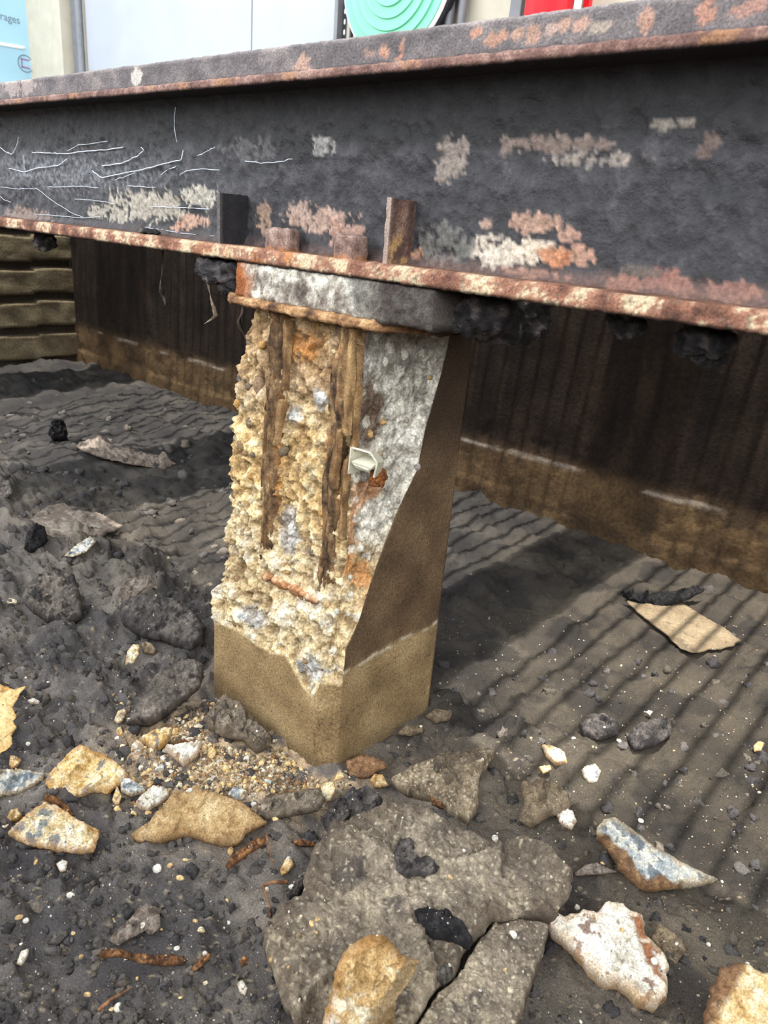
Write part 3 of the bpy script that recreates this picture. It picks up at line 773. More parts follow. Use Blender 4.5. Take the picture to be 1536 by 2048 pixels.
def flk(par, pxa, pxb, w, y, seed):
    a = on(*pxa, 1, y); b = on(*pxb, 1, y)
    zz = np.linspace(a[2], b[2], 30); V = []
    for k, z in enumerate(zz):
        ww = w * .5 * (1 + .3 * math.sin(60 * z + seed)); xx = a[0] + (b[0] - a[0]) * k / 29.
        for s, dy in ((-1, .010), (-1, 0), (1, -.002), (1, .010)):
            V.append((xx + s * ww, y + dy, z))
    V = np.array(V); P = V.copy(); V[:, 1] += .003 * fbm(P * np.array([1, 1, .3]), .01, 3, seed); V[:, 0] += .002 * fbm(P, .012, 3, seed)
    c = ramp(.5 + .8 * fbm(P * np.array([1, 1, .3]), .01, 3, seed + 2), [(0, (70, 50, 34)), (.5, (124, 94, 60)), (1, (164, 134, 92))])
    Fs = qgrid(30, 4).tolist() + [(i * 4 + 3, i * 4, (i + 1) * 4, (i + 1) * 4 + 3) for i in range(29)] + [(0, 1, 2, 3), (119, 118, 117, 116)]
    # vertices kept in world coordinates; parent chain is pillar > strip, both unrotated
    off = np.array(pil.location) + np.array(par.location)
    o = bpy.data.objects.new('rust_flake', mesh('rust_flake', V - off, Fs, c)); o.data.materials.append(M_rust)
    COL.objects.link(o); o.parent = par
    return o
flk(s1, (572, 640), (566, 780), .009, .034, 1.); flk(s1, (562, 800), (548, 890), .010, .028, 2.); flk(s1, (532, 800), (524, 1000), .009, .031, 3.)
flk(s2, (702, 655), (690, 870), .012, .026, 4.); flk(s2, (712, 690), (704, 900), .012, .038, 5.); flk(s2, (676, 860), (662, 980), .010, .024, 6.); flk(s2, (690, 920), (680, 1080), .008, .032, 7.)
# rusty tie plate across the foot of the strips
def tieplate():
    a = on(528, 1150, 1, .030); b = on(636, 1200, 1, .026)
    n = 40; V = []
    for k in range(n):
        p = a + (b - a) * k / (n - 1.)
        h = .007 + .004 * math.sin(k * .9) * math.sin(k * .37)
        for dy, dz in ((.02, -h), (-.004, -h), (-.006, 0), (-.003, h * .7), (.02, h * .7)):
            V.append(p + np.array([0, dy, dz]))
    V = np.array(V); P = V.copy(); V += .004 * np.stack([fbm(P, .015, 3, 2.), fbm(P, .012, 3, 4.), fbm(P, .012, 3, 6.)], 1)
    c = ramp(.5 + .8 * fbm(P, .015, 3, 3.), [(0, (110, 62, 34)), (.5, (168, 116, 72)), (1, (214, 190, 158))])
    o = obj('tie_plate', V, qgrid(n, 5).tolist() + [(0, 1, 2, 3, 4), tuple((n - 1) * 5 + k for k in range(5))[::-1]], M_rust, pil, col=c)
    o['label'] = 'rusted edge of an embedded steel plate'
tieplate()
# grey plastic spacer clip lodged in the break
cl = on(728, 925, 1, .040)
def cq(x, y, z): return (cl[0] + x, cl[1] + y, cl[2] + z)
parts = []
def wedge(pts, th):
    a = np.array([cq(*p) for p in pts]); n = np.cross(a[1] - a[0], a[2] - a[0]); n /= np.linalg.norm(n)
    return np.concatenate([a - n * th / 2, a + n * th / 2]), [(3, 2, 1, 0), (4, 5, 6, 7), (0, 1, 5, 4), (1, 2, 6, 5), (2, 3, 7, 6), (3, 0, 4, 7)]
parts.append(wedge([(-.020, -.008, .020), (.016, -.004, .020), (.012, .018, .012), (-.012, .018, .012)], .0025))
parts.append(wedge([(-.020, -.010, .021), (-.026, -.006, -.024), (-.020, .020, -.022), (-.012, .020, .014)], .003))
parts.append(wedge([(.016, -.006, .021), (.026, .000, .006), (.020, .022, .002), (.010, .018, .014)], .003))
parts.append(wedge([(.026, .000, .006), (.018, .004, -.020), (.014, .022, -.018), (.020, .022, .002)], .003))
parts.append(wedge([(-.016, -.010, -.002), (.020, -.006, -.004), (.018, .020, .004), (-.012, .020, .004)], .0035))
parts.append(wedge([(-.014, -.008, -.004), (.016, -.006, -.006), (.014, -.002, -.011), (-.010, -.004, -.010)], .003))
V, F = merge(parts)
o = obj('spacer_clip', V, F, M_plastic, pil, smooth=False); o['label'] = 'grey plastic spacer clip lodged in the break'
V = lump('rust_core', cl[0] - .004, cl[0] + .022, .052, .08, cl[2] - .042, cl[2] - .010, M_rust, pil, lambda P: ramp(.5 + .8 * fbm(P, .01, 3), [(0, (84, 48, 26)), (1, (150, 92, 46))]), .004, .01, 3., k=2.4)
V['label'] = 'orange rusted bar end below the spacer clip'
# rounded pebbles of the aggregate standing out of the break
bm = bmesh.new(); bmesh.ops.create_icosphere(bm, subdivisions=3, radius=1)
IC = np.array([v.co[:] for v in bm.verts]); IF = [[v.index for v in f.verts] for f in bm.faces]; bm.free()
PEBL = [(268 / 2.648 + 380, 480 + 730 / 2.648, 9, (104, 100, 100)), (360 / 2.648 + 380, 480 + 775 / 2.648, 13, (140, 116, 92)), (487 / 2.648 + 380, 480 + 1118 / 2.648, 12, (128, 114, 92)), (345, 0, 0, 0)]
def pebbles():
    cand = np.where(SMK > .9)[0]
    r = np.random.default_rng(5); k = 0; used = []
    lst = []
    for (px, py, rad, cc) in PEBL[:3]:
        pr = SURF - CAM; zz = pr @ FW
        ppx = 768 + FPX * (pr @ RT) / zz; ppy = 1024 - FPX * (pr @ UP) / zz
        d = np.where(SMK > .5, (ppx - px) ** 2 + (ppy - py) ** 2, 1e9)
        lst.append((np.argmin(d), rad * .0009, cc, (1, .8, 1.5)))
    for q in r.permutation(cand):
        if len(lst) >= 84: break
        if all(np.linalg.norm(SURF[q] - SURF[u[0]]) > .016 for u in lst):
            if SURF[q][2] < .3 and (SKIND[q] == 2 or r.random() < .5): continue
            if SKIND[q] == 2: cc = [(228, 222, 206), (206, 200, 186), (196, 158, 104), (168, 160, 150)][r.integers(4)]
            else: cc = [(206, 178, 130), (150, 124, 92), (226, 206, 164), (120, 106, 90), (190, 148, 90)][r.integers(5)]
            lst.append((q, r.uniform(.0038, .0085), cc, (r.uniform(.8, 1.3), r.uniform(.6, 1), r.uniform(.8, 1.4))))
    for q, rad, cc, scl in lst:
        A = IC * np.array(scl) * rad; th = r.uniform(0, 3)
        A = A @ np.array([[math.cos(th), 0, math.sin(th)], [0, 1, 0], [-math.sin(th), 0, math.cos(th)]])
        nn = np.array([.75, -.66, 0]) if SKIND[q] == 2 else np.array([0, -1, 0])
        V = A + SURF[q] - nn * rad * .25
        V += .12 * rad * fbm(V, rad, 2)[:, None] * IC
        c = ramp(.5 + .5 * fbm(V, .004, 3), [(0, tuple(int(x * .8) for x in cc)), (1, tuple(min(255, int(x * 1.08)) for x in cc))])
        obj('aggregate_pebble', V, IF, M_conc, pil, col=c)
pebbles()

# ------------------------------------------------------------------ rubble: rocks shaped from their outlines, with real thickness
PAL = {
 'cream': dict(st=[(0, (150, 112, 62)), (.35, (214, 178, 116)), (.6, (236, 210, 158)), (1, (250, 240, 214))], patch=(112, 124, 134), pm=.22, edge=(170, 122, 66)),
 'white': dict(st=[(0, (168, 158, 140)), (.35, (222, 216, 200)), (.7, (240, 236, 226)), (1, (252, 250, 244))], patch=(108, 68, 46), pm=.38, edge=(206, 168, 120)),
 'pale': dict(st=[(0, (170, 138, 90)), (.35, (226, 206, 160)), (.7, (242, 232, 206)), (1, (252, 248, 236))], patch=(116, 130, 142), pm=.30, edge=(196, 138, 76)),
 'blue': dict(st=[(0, (110, 118, 124)), (.4, (182, 188, 188)), (.7, (226, 222, 206)), (1, (246, 242, 230))], patch=(92, 106, 118), pm=.12, edge=(206, 176, 122)),
 'tan': dict(st=[(0, (146, 118, 78)), (.4, (184, 155, 110)), (.7, (198, 172, 128)), (1, (218, 196, 156))], patch=(150, 116, 76), pm=.4, edge=(132, 96, 60)),
 'ochre': dict(st=[(0, (140, 110, 70)), (.4, (196, 162, 110)), (.7, (214, 184, 134)), (1, (238, 222, 184))], patch=(232, 220, 194), pm=.42, edge=(166, 112, 54)),
 'mudgrey': dict(st=[(0, (92, 82, 70)), (.35, (126, 115, 100)), (.7, (146, 134, 117)), (1, (184, 171, 150))], patch=(78, 72, 68), pm=.38, edge=(92, 78, 62)),
 'mudtan': dict(st=[(0, (92, 80, 64)), (.4, (128, 113, 92)), (.7, (146, 130, 106)), (1, (172, 156, 130))], patch=(84, 72, 60), pm=.3, edge=(110, 94, 74)),
 'dark': dict(st=[(0, (58, 55, 54)), (.5, (88, 83, 80)), (1, (122, 115, 108))], patch=(40, 38, 40), pm=.25, edge=(56, 52, 52)),
 'darkgrey': dict(st=[(0, (76, 71, 67)), (.5, (112, 105, 98)), (1, (150, 140, 129))], patch=(48, 45, 46), pm=.25, edge=(66, 60, 56)),
 'black': dict(st=[(0, (26, 25, 27)), (.6, (44, 42, 44)), (1, (66, 62, 62))], patch=(28, 27, 29), pm=.3, edge=(34, 32, 34)),
 'brown': dict(st=[(0, (92, 68, 46)), (.5, (142, 108, 78)), (1, (176, 142, 110))], patch=(98, 74, 56), pm=.3, edge=(110, 80, 56)),
 'wood': dict(st=[(0, (50, 36, 28)), (.4, (96, 66, 44)), (.7, (142, 98, 60)), (1, (184, 142, 98))], patch=(58, 44, 36), pm=.15, edge=(82, 56, 36)),
 'leaf': dict(st=[(0, (196, 166, 112)), (.5, (222, 196, 140)), (1, (236, 216, 168))], patch=(150, 110, 70), pm=.38, edge=(196, 150, 86)),
 'grleaf': dict(st=[(0, (88, 80, 72)), (.5, (124, 114, 104)), (1, (156, 146, 134))], patch=(72, 64, 58), pm=.3, edge=(96, 84, 74)),
 'card': dict(st=[(0, (112, 98, 78)), (.5, (136, 120, 96)), (1, (152, 136, 110))], patch=(92, 82, 68), pm=.36, edge=(120, 104, 82)),
}
def rock(name, label, cat, outline, tilt, ttop, tbot, pal, amp=.004, b=.25, z0=0.0, seed=0., mat=None, facet=.5, heading=None, lift=None, colfn=None, fine=1.0, crease=None):
    px = np.array(outline, float)
    ib = int(np.argmax(px[:, 1]))
    P0 = GH(px[ib, 0], px[ib, 1], z0)
    ctr = GH(px[:, 0].mean(), px[:, 1].mean(), z0)
    tocam = CAM - ctr; tocam[2] = 0; tocam /= np.linalg.norm(tocam)
    if heading is not None:
        a = math.radians(heading); tocam = np.array([tocam[0] * math.cos(a) - tocam[1] * math.sin(a), tocam[0] * math.sin(a) + tocam[1] * math.cos(a), 0])
    tl = math.radians(tilt)
    n = np.array([0, 0, 1.]) * math.cos(tl) + tocam * math.sin(tl)
    u = np.cross(np.array([0, 0, 1.]), tocam); v = np.cross(n, u)
    P0 = P0 + n * tbot * .5
    poly = []
    for x, y in px:
        r = pix(x, y); tt = ((P0 - CAM) @ n) / (r @ n); q = CAM + r * tt - P0
        poly.append((q @ u, q @ v))
    poly = np.array(poly)
    ar = .5 * np.sum(poly[:, 0] * np.roll(poly[:, 1], -1) - poly[:, 1] * np.roll(poly[:, 0], -1))
    if ar < 0: poly = poly[::-1]; ar = -ar
    size = math.sqrt(ar); sp = max(.0015, size / 42.) / fine
    # densify the outline with small chips
    pts = []
    for k in range(len(poly)):
        a, c2 = poly[k], poly[(k + 1) % len(poly)]; L = np.linalg.norm(c2 - a); m = max(1, int(L / sp))
        for i in range(m): pts.append(a + (c2 - a) * i / m)
    pts = np.array(pts); nb = len(pts)
    ctr2 = pts.mean(0); rad = pts - ctr2; rl = np.linalg.norm(rad, axis=1)[:, None]
    p3 = np.concatenate([pts, np.full((nb, 1), seed)], 1)
    pts = pts + rad / rl * (.030 * size * fbm(p3, size * .12, 3, seed))[:, None]
    mn, mx = pts.min(0), pts.max(0)
    gx, gy = np.meshgrid(np.arange(mn[0], mx[0], sp), np.arange(mn[1], mx[1], sp))
    g = np.stack([gx.ravel(), gy.ravel()], 1) + rng.uniform(-.25, .25, (gx.size, 2)) * sp
    A = pts; B = np.roll(pts, -1, 0)
    def dist(Q):
        return np.concatenate([dist_(Q[k:k + 1500]) for k in range(0, len(Q), 1500)])
    def inside(Q):
        return np.concatenate([inside_(Q[k:k + 4000]) for k in range(0, len(Q), 4000)])
    def dist_(Q):
        AB = B - A; l2 = (AB ** 2).sum(1) + 1e-15
        t = np.clip(((Q[:, None, :] - A[None]) * AB[None]).sum(2) / l2, 0, 1)
        pr = A[None] + t[..., None] * AB[None]
        return np.sqrt(((Q[:, None, :] - pr) ** 2).sum(2)).min(1)
    def inside_(Q):
        c2 = ((A[None, :, 1] > Q[:, None, 1]) != (B[None, :, 1] > Q[:, None, 1]))
        xi = (B[None, :, 0] - A[None, :, 0]) * (Q[:, None, 1] - A[None, :, 1]) / (B[None, :, 1] - A[None, :, 1] + 1e-15) + A[None, :, 0]
        return (c2 & (Q[:, None, 0] < xi)).sum(1) % 2 == 1
    g = g[inside(g)]; g = g[dist(g) > sp * .55]
    allp = np.concatenate([pts, g])
    res = geometry.delaunay_2d_cdt([Vector(p) for p in allp.tolist()], [], [list(range(nb))], 1, 1e-7)
    q2 = np.array([p[:] for p in res[0]]); tri = res[2]
    d = dist(q2); bnd = d < 1e-6
    bb = b * size * .42
    pf = np.sqrt(np.clip(1 - (1 - np.clip(d / bb, 0, 1)) ** 2, 0, 1))
    p3 = np.concatenate([q2, np.full((len(q2), 1), seed * 3.1)], 1)
    f1, f2, fid, fv = worley(p3, size * .34, seed)
    gvec = np.stack([(PERM[fid] / 255. - .5), (PERM[fid + 40] / 255. - .5)], 1)
    fac = (fv[:, :2] * gvec).sum(1) * 2
    nn = fbm(p3, size * .35, 5, seed) * 1.0 + fbm(p3, .012, 3, seed + 5) * .45 - .5 * ridg(p3, size * .16, 4, seed + 2)
    g1, g2, gid, gv = worley(p3 + .15 * size * fbm(p3, size * .2, 2, 3.)[:, None], size * .15, seed + 3)
    gr2 = np.stack([(PERM[gid] / 255. - .5), (PERM[gid + 40] / 255. - .5)], 1)
    fac = fac + .8 * (gv[:, :2] * gr2).sum(1)
    top = ttop * pf + pf * amp * (nn + facet * fac * 3.0)
    if crease is not None:
        top += crease(q2[:, 0] / size, q2[:, 1] / size) * size * pf
    bot = -tbot * pf + pf * amp * .6 * fbm(p3, size * .3, 3, seed + 20)
    nv = len(q2)
    Vt = P0 + q2[:, :1] * u + q2[:, 1:2] * v + top[:, None] * n
    ins = np.where(~bnd)[0]; mp = np.full(nv, -1); mp[ins] = nv + np.arange(len(ins)); mp[bnd] = np.where(bnd)[0]
    Vb = P0 + q2[ins, :1] * u + q2[ins, 1:2] * v + bot[ins, None] * n
    V = np.concatenate([Vt, Vb])
    F = [tuple(f) for f in tri] + [tuple(int(mp[i]) for i in f[::-1]) for f in tri]
    pd = PAL[pal]
    t = .5 + .45 * fbm(p3, size * .4, 4, seed + 1) + .4 * fbm(p3, .010, 4, seed + 2)
    c = ramp(t, pd['st'])
    pm = sst(pd['pm'], pd['pm'] + .14, fbm(p3, size * .28, 4, seed + 9) + .25 * fbm(p3, .008, 3, seed + 3))
    c = mix(c, pd['patch'], pm * .8)
    ed = sst(.16, .0, d / size + .06 * fbm(p3, size * .15, 3, seed))
    c = mix(c, pd['edge'], ed * .55)
    if colfn is not None: c = colfn(c, q2 / size, p3)
    cb = np.concatenate([c, mix(c[ins], pd['edge'], np.full(len(ins), .7))])
    o = obj(name, V, F, mat or M_conc, col=cb)
    tag(o, label, cat)
    return o

def capS(c, q, p):
    f1 = fbm(p, .07, 4, 3.); f2 = fbm(p, .006, 3, 4.)
    c = mix(c, (176, 162, 138), sst(.0, .5, f1 + .7 * f2) * .6)
    c = mix(c, (84, 74, 64), sst(.15, .5, -f1 + .6 * f2) * .6)
    return mix(c, (206, 194, 168), sst(.38, .5, fbm(p, .005, 2, 8.) + .2 * f1) * .7)
rock('concrete_slab', 'large muddy grey broken slab lying in the foreground left of the dark crack', 'slab',
     [(655, 1665), (700, 1632), (770, 1610), (830, 1615), (900, 1650), (980, 1682), (1045, 1682), (1100, 1702), (1148, 1745), (1135, 1795), (1118, 1832), (1040, 1838), (985, 1842), (955, 1872), (905, 1955), (868, 1990), (800, 2100), (640, 2110), (575, 2015), (540, 1935), (525, 1862), (560, 1812), (600, 1792), (618, 1725)],
     8, .014, .03, 'mudgrey', .012, .07, seed=2., mat=M_slab, facet=.55, fine=2.2, colfn=capS)
rock('concrete_slab', 'muddy grey slab with a straight brown side face, lower right of the dark crack', 'slab',
     [(985, 1850), (1035, 1845), (1098, 1858), (1088, 1900), (1060, 1975), (1025, 2075), (960, 2110), (800, 2110), (868, 1996), (912, 1960), (960, 1880)],
     6, .010, .05, 'mudgrey', .006, .06, seed=5., mat=M_slab, facet=.3, fine=1.7, colfn=capS)
rock('concrete_slab', 'muddy tan broken slab lying just right of the foot of the pillar', 'slab',
     [(783, 1558), (830, 1527), (880, 1518), (930, 1505), (968, 1490), (990, 1512), (962, 1545), (956, 1572), (958, 1615), (938, 1642), (905, 1628), (868, 1602), (806, 1582)], 14, .012, .02, 'mudtan', .008, .12, seed=8., mat=M_slab, facet=.7, fine=1.7, colfn=capS)
rock('concrete_fragment', 'broad flat tan concrete fragment with a smooth face, lower left of the pillar', 'fragment',
     [(258, 1672), (300, 1640), (345, 1590), (388, 1575), (440, 1590), (482, 1602), (534, 1645), (490, 1665), (476, 1688), (440, 1690), (400, 1678), (370, 1670), (320, 1682), (270, 1680)], 20, .006, .02, 'tan', .004, .12, seed=3., facet=.4, fine=1.3)
rock('concrete_fragment', 'yellowish concrete fragment with blue-grey patches, above the white jagged one', 'fragment',
     [(90, 1570), (100, 1545), (130, 1515), (158, 1488), (190, 1503), (215, 1510), (240, 1530), (258, 1550), (250, 1566), (230, 1575), (216, 1588), (190, 1583), (165, 1592), (147, 1599), (128, 1580), (105, 1588)], 28, .008, .016, 'cream', .006, .2, seed=11., fine=1.3)
rock('concrete_fragment', 'white jagged concrete fragment with a rusty upper edge, at the left', 'fragment',
     [(15, 1668), (45, 1635), (90, 1606), (112, 1610), (150, 1636), (196, 1660), (200, 1672), (188, 1703), (165, 1706), (120, 1702), (60, 1690), (35, 1680)], 26, .010, .018, 'pale', .006, .2, seed=14., fine=1.3)
rock('rust_scale', 'flat orange rust scale leaning behind the white jagged fragment', 'rust scale',
     [(86, 1598), (92, 1586), (112, 1592), (138, 1612), (150, 1632), (120, 1628), (95, 1610)], 30, .003, .006, 'wood', .002, .2, seed=15.)
rock('concrete_fragment', 'long blue-grey and white concrete fragment at the left edge of the picture', 'fragment',
     [(-40, 1560), (0, 1540), (50, 1540), (92, 1548), (84, 1562), (42, 1586), (0, 1592), (-40, 1590)], 30, .008, .012, 'blue', .005, .2, seed=17.)
rock('dead_leaf', 'pale yellow dead leaf with a lobed edge lying at the left edge', 'leaf',
     [(-50, 1385), (0, 1368), (30, 1378), (56, 1371), (41, 1386), (33, 1402), (26, 1415), (33, 1430), (27, 1442), (34, 1458), (24, 1472), (26, 1488), (12, 1500), (0, 1508), (-50, 1515)], 34, .0015, .0015, 'leaf', .004, .05, seed=19., mat=M_org, facet=.1,
     colfn=lambda c, q, p: mix(c, (110, 84, 52), np.exp(-((q[:, 1] - .55 * q[:, 0] + .05) / .012) ** 2) * .8))
def capR6(c, q, p):
    r = np.exp(-((q[:, 0] + .56 - (1 - q[:, 1]) * .66) / .085) ** 2) * sst(-.1, .25, fbm(p, .03, 3, 4.) + .1)
    c = mix(c, (112, 70, 46), r * .85)
    return mix(c, (158, 104, 66), sst(.3, .5, r + fbm(p, .01, 3, 6.)) * r * .9)
rock('concrete_fragment', 'large white pitted concrete fragment with brown rust stains, lower right foreground', 'fragment',
     [(1088, 1838), (1105, 1828), (1130, 1836), (1165, 1822), (1195, 1825), (1210, 1805), (1250, 1814), (1285, 1835), (1290, 1870), (1325, 1905), (1336, 1932), (1335, 1962), (1330, 2000), (1310, 2015), (1280, 2006), (1255, 1985), (1240, 1972), (1210, 1970), (1185, 1950), (1155, 1912), (1120, 1880), (1095, 1856)],
     18, .014, .03, 'white', .006, .16, z0=.004, seed=23., facet=.4, colfn=capR6, fine=1.7)
def capR8(c, q, p):
    m = sst(.0, .04, q[:, 0] + .55 - .6 * q[:, 1] + .05 * fbm(p, .03, 3, 2.))
    c = mix(c, ramp(.5 + .5 * fbm(p, .02, 3, 5.), [(0, (150, 124, 88)), (1, (206, 180, 138))]), m * .9)
    return mix(c, (240, 234, 220), sst(.25, .05, q[:, 1] + .2 * fbm(p, .03, 3, 9.)) * (1 - m) * .9)
def capR7(c, q, p):
    lowm = sst(.04, -.04, q[:, 1] - np.interp(q[:, 0], [-.76, -.19, .06, .91], [.44, .10, .28, .0]) + .12 * fbm(p, .03, 3, 4.))
    return mix(c, ramp(.5 + .7 * fbm(p, .02, 3, 8.), [(0, (84, 58, 40)), (.6, (132, 98, 66)), (1, (168, 134, 94))]), lowm * .95)
rock('concrete_fragment', 'wedge-shaped concrete fragment, white on top and brown below, tapering to the right', 'fragment',
     [(1193, 1655), (1205, 1640), (1228, 1634), (1262, 1656), (1310, 1695), (1332, 1706), (1380, 1733), (1440, 1760), (1382, 1776), (1340, 1776), (1312, 1786), (1286, 1784), (1240, 1746), (1215, 1700), (1192, 1682)],
     36, .016, .02, 'blue', .006, .22, seed=26., facet=.6, colfn=capR7, fine=1.5,
     crease=lambda a, b2: .05 - .35 * np.clip(np.interp(a, [-.76, -.19, .06, .91], [.44, .10, .28, .0]) - b2, 0, 1) - .12 * np.clip(b2 - np.interp(a, [-.76, -.19, .06, .91], [.44, .10, .28, .0]), 0, 1))
rock('concrete_fragment', 'ochre concrete chunk standing on the muddy slab at the bottom of the picture', 'fragment',
     [(640, 2085), (650, 2020), (664, 1982), (672, 1930), (700, 1890), (735, 1871), (765, 1870), (790, 1895), (800, 1912), (838, 1922), (814, 1972), (792, 2002), (785, 2090)],
     46, .022, .03, 'ochre', .007, .22, z0=.035, seed=29., facet=.6, fine=1.6,
     crease=lambda a, b2: .06 - 1.5 * np.clip(a + .55 - .6 * b2, 0, 1), colfn=capR8)
rock('concrete_fragment', 'tan concrete chunk with a cream broken edge in the bottom right corner', 'fragment',
     [(1400, 2085), (1408, 2030), (1420, 1980), (1440, 1940), (1480, 1922), (1502, 1930), (1525, 1945), (1575, 1950), (1600, 2085)],
     40, .016, .03, 'brown', .005, .16, seed=31., facet=.4, fine=1.4,
     colfn=lambda c, q, p: mix(c, ramp(.5 + .7 * fbm(p, .015, 3), [(0, (186, 140, 80)), (.5, (230, 200, 146)), (1, (246, 234, 204))]), sst(-.02, .10, q[:, 0] - .12 * q[:, 1] + .04 * fbm(p, .03, 3)) * .95))
rock('concrete_flake', 'thin tan concrete flake tucked behind the large white fragment', 'fragment',
     [(1298, 1880), (1318, 1846), (1345, 1862), (1368, 1885), (1373, 1900), (1352, 1930), (1338, 1930), (1322, 1905)], 30, .003, .006, 'mudtan', .003, .12, seed=33.)
rock('concrete_flake', 'flat red-brown concrete flake against the right foot of the pillar', 'fragment',
     [(690, 1522), (730, 1508), (768, 1522), (774, 1535), (752, 1545), (735, 1556), (700, 1552)], 22, .004, .008, 'brown', .003, .15, seed=35.)
rock('mud_clod', 'long low clod of gritty mud in front of the pillar', 'clod',
     [(512, 1622), (530, 1600), (560, 1590), (600, 1582), (640, 1576), (650, 1600), (636, 1622), (590, 1630), (530, 1640), (514, 1634)], 26, .014, .014, 'mudgrey', .008, .3, seed=37., mat=M_mud)
rock('mud_clod', 'dark blue-grey clod of mud just above the large muddy slab', 'clod',
     [(640, 1640), (668, 1608), (700, 1584), (735, 1578), (765, 1600), (756, 1635), (720, 1640), (690, 1660), (655, 1668)], 24, .018, .016, 'dark', .010, .3, seed=39., mat=M_mud)
rock('mud_clod', 'dark upright block of dried mud left of the pillar foot', 'clod',
     [(250, 1448), (282, 1398), (310, 1352), (345, 1316), (388, 1320), (408, 1332), (402, 1372), (370, 1402), (332, 1432), (300, 1452)], 40, .022, .03, 'darkgrey', .007, .22, seed=41., mat=M_mud, facet=.5, fine=1.3)
rock('mud_clod', 'long dark rounded block lying behind the upright mud block', 'clod',
     [(238, 1216), (262, 1196), (310, 1192), (360, 1206), (395, 1228), (412, 1256), (406, 1288), (378, 1302), (330, 1282), (280, 1270), (245, 1248)], 34, .024, .03, 'dark', .008, .3, seed=43., mat=M_mud, fine=1.3)
rock('mud_clod', 'big cracked grey clod of dried mud at the left', 'clod',
     [(42, 1196), (58, 1168), (75, 1150), (112, 1142), (150, 1154), (162, 1190), (166, 1232), (132, 1252), (95, 1242), (60, 1218)], 32, .022, .03, 'darkgrey', .010, .3, seed=45., mat=M_mud, fine=1.4)
rock('mud_clod', 'pale crumbly clod leaning on the left base of the pillar', 'clod',
     [(408, 1436), (430, 1410), (455, 1398), (482, 1405), (500, 1436), (522, 1452), (542, 1472), (540, 1492), (512, 1506), (484, 1478), (444, 1474), (415, 1456)], 28, .018, .018, 'mudgrey', .011, .3, seed=47., mat=M_mud, fine=1.3)
rock('mud_clod', 'low brown clod at the right end of the tan slab', 'clod',
     [(1040, 1570), (1075, 1562), (1110, 1566), (1138, 1592), (1140, 1620), (1100, 1632), (1062, 1655), (1038, 1640), (1048, 1605)], 16, .014, .014, 'mudtan', .008, .3, seed=49., mat=M_mud)
rock('tar_lump', 'black crumbling tar lump wedged in the crack between the slabs', 'lump',
     [(826, 1828), (850, 1818), (895, 1828), (925, 1850), (946, 1885), (938, 1900), (905, 1885), (870, 1878), (842, 1862)], 14, .018, .008, 'black', .006, .3, z0=.046, seed=51., mat=M_mud)
rock('tar_lump', 'black crumbly lump sunk into the top of the large muddy slab', 'lump',
     [(785, 1710), (800, 1678), (822, 1682), (832, 1705), (858, 1720), (880, 1738), (868, 1756), (835, 1752), (812, 1760), (792, 1742)], 12, .014, .006, 'dark', .007, .3, z0=.052, seed=52., mat=M_mud)
rock('tar_lump', 'small grey clod in the lower notch of the slabs', 'lump',
     [(872, 1940), (885, 1928), (905, 1935), (908, 1955), (890, 1968), (874, 1962)], 12, .010, .006, 'darkgrey', .006, .3, z0=.042, seed=53., mat=M_mud)
rock('mud_clod', 'smooth dark clod beside the roots at the left edge of the large slab', 'clod',
     [(572, 1790), (585, 1770), (605, 1745), (618, 1738), (612, 1770), (596, 1794), (578, 1800)], 24, .012, .01, 'dark', .005, .3, seed=54., mat=M_mud)
rock('mud_clod', 'round black clod far back on the left floor', 'clod',
     [(96, 868), (102, 846), (116, 838), (130, 846), (136, 866), (128, 880), (106, 880)], 60, .05, .05, 'black', .02, .45, seed=55., mat=M_mud)
rock('curled_scrap', 'curled grey scrap standing above the dark rounded block', 'scrap',
     [(234, 1192), (246, 1165), (262, 1155), (290, 1150), (304, 1162), (318, 1180), (298, 1172), (275, 1190), (255, 1222), (240, 1218)], 52, .002, .003, 'grleaf', .004, .08, seed=57., mat=M_org, z0=.03)
rock('dead_leaf', 'grey muddy leaf curled up in the lower left mud', 'leaf',
     [(216, 1880), (232, 1862), (262, 1835), (275, 1815), (300, 1808), (320, 1832), (322, 1856), (300, 1872), (290, 1862), (262, 1876), (236, 1892)], 16, .002, .002, 'grleaf', .006, .08, seed=59., mat=M_org)
rock('dead_leaf', 'small brown muddy leaf between the large slab and the wedge fragment', 'leaf',
     [(1150, 1745), (1170, 1730), (1195, 1724), (1220, 1738), (1238, 1744), (1210, 1748), (1180, 1750), (1152, 1752)], 12, .0015, .0015, 'grleaf', .003, .08, seed=61., mat=M_org)
rock('paper_sheet', 'flat torn buff sheet lying on the striped floor at the right', 'sheet',
     [(1246, 1198), (1275, 1206), (1320, 1212), (1365, 1205), (1400, 1228), (1452, 1258), (1480, 1280), (1470, 1292), (1440, 1298), (1385, 1306), (1362, 1298), (1330, 1268), (1290, 1238)], 0, .003, .002, 'card', .003, .02, z0=.012, seed=63., mat=M_org, facet=.1)
rock('crumpled_sheet', 'grey crumpled sheet lying far back on the left floor', 'sheet',
     [(150, 892), (180, 878), (205, 880), (240, 898), (290, 905), (330, 912), (352, 928), (328, 938), (270, 930), (210, 918), (170, 905)], 10, .006, .004, 'grleaf', .016, .08, seed=65., mat=M_org)
rock('mud_clod', 'flat black clod lying across the buff sheet', 'clod',
     [(1240, 1182), (1270, 1186), (1300, 1190), (1350, 1182), (1395, 1172), (1410, 1180), (1375, 1200), (1330, 1212), (1290, 1206), (1262, 1198)], 20, .012, .01, 'black', .014, .3, seed=66., mat=M_mud)
